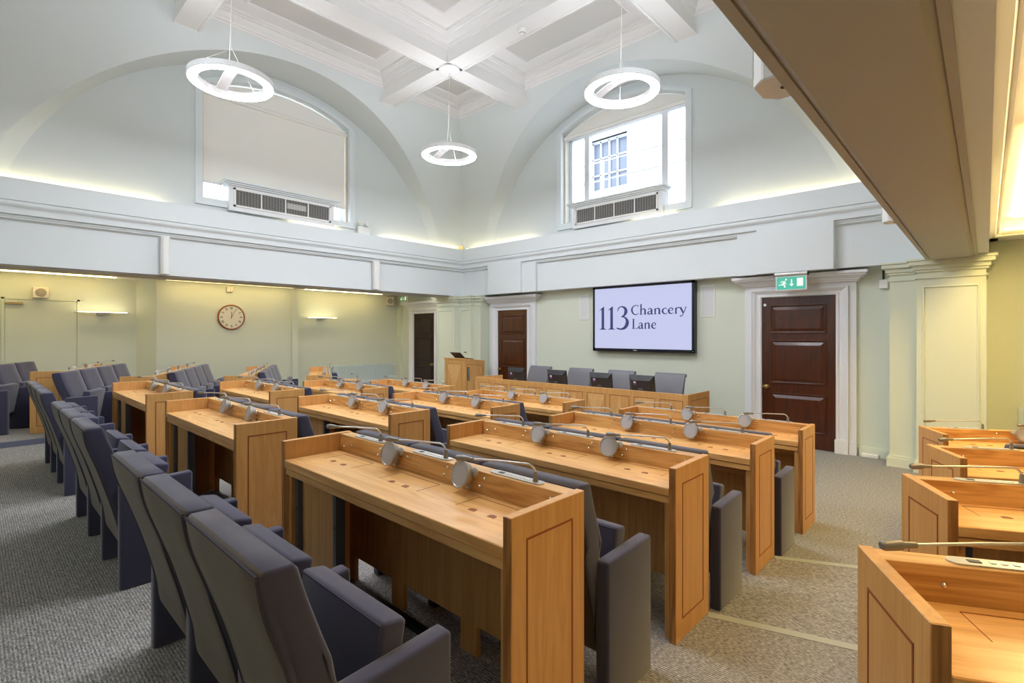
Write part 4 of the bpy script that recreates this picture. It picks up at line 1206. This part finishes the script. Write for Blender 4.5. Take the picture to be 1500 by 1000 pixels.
# ------------------------------------------------------------------ radiators
def radiator(loc, rz, w, h, label):
    r = tag(empty('radiator', loc, rz), label, 'radiator')
    b = MB(); n = int(w/.05)
    b.box(-w/2, w/2, -.07, -.03, 0, h, .006, 1); b.build('panel', M['radiator'], r, smooth=False)
    b = MB()
    for i in range(n):
        x = -w/2+.025+(w-.05)*i/(n-1); b.box(x-.016, x+.016, -.08, -.068, .03, h-.03, .005, 1)
    b.build('ribs', M['radiator'], r, smooth=False)
    b = MB(); b.tube([(w/2, -.05, h-.04), (w/2+.06, -.05, h-.04)], .018, 10); b.build('valve', M['plastic_white'], r)
    for x in (-w/2+.1, w/2-.1):
        b = MB(); b.box(x-.01, x+.01, -.05, -.001, -.2, .1); b.build('bracket', M['radiator'], r, smooth=False)
radiator((7.27, 12.3, .2), 0, 1.8, .655, 'long pale blue-white radiator along the left alcove wall')
radiator((XW, -.82, .2), -PI/2, 1.1, .62, 'white radiator at the right edge beyond the green pier')

# ------------------------------------------------------------------ lamps
def ring_light(x, y, label):
    r = tag(empty('pendant_ring_light', (x, y, 4.60)), label, 'pendant light', 'white ring pendant lights')
    b = MB(); b.lathe([(.444, .006), (.452, .014), (.452, .07), (.445, .075), (.352, .075), (.345, .07), (.345, .006)], 64); b.build('housing', M['ring_body'], r)
    b = MB(); b.lathe([(.345, .006), (.351, 0), (.438, 0), (.444, .006)], 64); b.build('diffuser', M['ring_glow'], r)
    b = MB(); b.lathe([(.352, .075), (.36, .078), (.437, .078), (.445, .075)], 64); b.build('added_uplight', M['ring_fill'], r)  # unseen glowing top, added to brighten ceiling and upper walls
    b = MB(); n = 10; pts = [(-.36+.72*i/n, .06+.10*math.sin(PI*i/n)) for i in range(n+1)]
    b.prism([(p[0], p[1]) for p in pts]+[(p[0], p[1]-.012) for p in pts[::-1]], 'x', -.06, .06); b.build('strap', M['ring_body'], r, smooth=False)
    for a in (.6, .6+PI):
        b = MB(); b.tube([(.43*math.cos(a), .43*math.sin(a), .075), (0, 0, .42)], .002, 4); b.build('suspension_wire', M['silver'], r)
    b = MB(); b.tube([(0, 0, .42), (0, 0, 1.42)], .0025, 5); b.build('suspension_cable', M['silver'], r)
    b = MB(); b.tube([(.03, .02, .17), (.03, .03, .22), (-.02, .03, .20), (-.02, 0, .4), (.012, .0, 1.42)], .0035, 6); b.build('power_cable', M['plastic_white'], r)
    b = MB(); b.lathe([(0, 1.372), (.05, 1.375), (.06, 1.39), (.12, 1.395), (.17, 1.41), (.18, 1.432), (0, 1.434)], 28); b.build('ceiling_rose', M['ceil_white'], r)
ring_light(5.4, 6.47, 'white glowing ring pendant light in the far corner, smallest of the rings')
ring_light(5.4, 3.23, 'white glowing ring pendant light in front of the uncovered arched window')
ring_light(2.1, 6.47, 'white glowing ring pendant light in front of the drawn cream blind')
ring_light(2.1, 3.23, 'white glowing ring pendant light above the camera, out of the frame')

def strip(name, x0, x1, y0, y1, z0, z1, mat, label, group):
    b = MB(); b.box(x0, x1, y0, y1, z0, z1)
    tag(b.build(name, M[mat], smooth=False), label, 'strip light', group)
g = 'warm strip lights under the left alcove ceiling'
strip('ceiling_strip_light', -.6, 1.9, YC-.42, YC-.36, ZA-.014, ZA-.003, 'warm_strip', 'warm strip light under the alcove ceiling above the box loudspeaker and hidden door', g)
strip('ceiling_strip_light', 2.65, 5.15, 11.76, 11.82, ZA-.014, ZA-.003, 'warm_strip', 'warm strip light under the alcove ceiling above the clock', g)
strip('ceiling_strip_light', 5.5, 7.6, 11.90, 11.96, ZA-.014, ZA-.003, 'warm_strip', 'warm strip light under the alcove ceiling right of the clock bay', g)
g = 'warm strip lights hidden behind the parapets'
PT = [('left parapet, nearest the camera', -.5, 2.0, 0), ('left parapet, below the drawn blind', 4.0, 4.9, 0), ('left parapet, towards the corner', 5.9, 8.0, 0),
      ('front parapet, towards the corner', 7.0, 9.0, 1), ('front parapet, below the uncovered window', 3.9, 4.6, 1), ('front parapet, right of the uncovered window', 1.0, 3.1, 1)]
for nm, a, c, s in PT:
    if s == 0: strip('strip_light', a, c, 9.152, 9.162, 3.60, 3.645, 'cove_strip', 'warm strip light behind the %s' % nm, g)
    else: strip('strip_light', 8.052, 8.062, a, c, 3.60, 3.645, 'cove_strip', 'warm strip light behind the %s' % nm, g)
for nm, x0, x1, y, z in (('beside the hidden door', 1.33, 2.16, YC, 2.085), ('right of the clock', 5.65, 6.46, 12.3, 2.075)):
    r = tag(empty('wall_light', ((x0+x1)/2, y, z)), 'slim horizontal uplighter on the left alcove wall %s' % nm, 'wall light', 'slim wall uplighters')
    h = (x1-x0)/2
    b = MB(); b.box(-h, h, -.15, -.10, -.014, .004); b.box(-.09, .09, -.11, 0, -.035, -.01); b.build('tray', M['silver'], r, smooth=False)
    b = MB(); b.box(-h*.9, h*.9, -.145, -.115, .004, .009); b.build('lamp', M['sconce_glow'], r, smooth=False)
for k, (x0, x1) in enumerate(((.8, 4.1), (4.3, 7.55))):
    strip('ceiling_trough_lamp', x0, x1, -.55, -.20, ZA+.15, ZA+.168, 'lamp_warm' if k == 0 else 'lamp_warm_far', 'long warm lamp in the right alcove ceiling trough, %s' % ('nearer the camera' if k == 0 else 'farther from the camera'), 'lamps in the right alcove ceiling trough')
for k, (x0, x1) in enumerate(((-.4, 2.6), (2.9, 5.2), (5.5, 7.9))):
    strip('ceiling_trough_lamp', x0, x1, 10.0, 10.35, ZA-.02, ZA-.003, 'fill_neutral', 'unseen added lamp on the left alcove ceiling behind the beam, %s' % ('over the hidden door bay', 'over the clock bay', 'over the radiator bay')[k], 'added unseen lamps on the left alcove ceiling')  # hidden by the beam; added to brighten the left alcove
b = MB()
for i in range(6): b.box(7.45+i*.045, 7.47+i*.045, -.62, -.12, ZA-.0, ZA+.03)
tag(b.build('ceiling_grille', M['plastic_cream'], smooth=False), 'cream slatted grille in the right alcove ceiling above the green wall', 'grille')

# daylight: a bright overcast sky; portals only guide sampling at the openings
w = bpy.data.worlds.new('World'); sc.world = w; w.use_nodes = True
bg = w.node_tree.nodes['Background']; bg.inputs['Color'].default_value = (.86, .93, 1.0, 1); bg.inputs['Strength'].default_value = 2.6
for side in SIDES:
    mp, c, half = SIDES[side]; wc, hw = WIN[side]
    ld = bpy.data.lights.new('portal', 'AREA'); ld.shape = 'RECTANGLE'; ld.size = 2*hw; ld.size_y = 2.2; ld.cycles.is_portal = True
    lo = bpy.data.objects.new('portal', ld); COL.objects.link(lo)
    p = Vector(mp(wc, -.40, 4.95)); lo.location = p
    inward = (Vector(mp(wc, 1, 4.95))-p).normalized()
    lo.rotation_euler = inward.to_track_quat('-Z', 'Z').to_euler()

# ------------------------------------------------------------------ camera and view
cd = bpy.data.cameras.new('Camera'); co = bpy.data.objects.new('Camera', cd); COL.objects.link(co)
cd.sensor_width = 36; cd.lens = 743/1500*36; cd.shift_y = -11/1500; cd.clip_start = .02
co.location = (0, 0, 1.675); co.rotation_euler = (PI/2, 0, -math.radians(90-43.088))
sc.camera = co
sc.view_settings.view_transform = 'Standard'; sc.view_settings.look = 'None'
sc.view_settings.exposure = 1.13; sc.view_settings.gamma = 1.0; sc.view_settings.use_curve_mapping = False
sc.cycles.diffuse_bounces = 6; sc.cycles.max_bounces = 12; sc.cycles.transparent_max_bounces = 8
sc.cycles.sample_clamp_indirect = 6.0
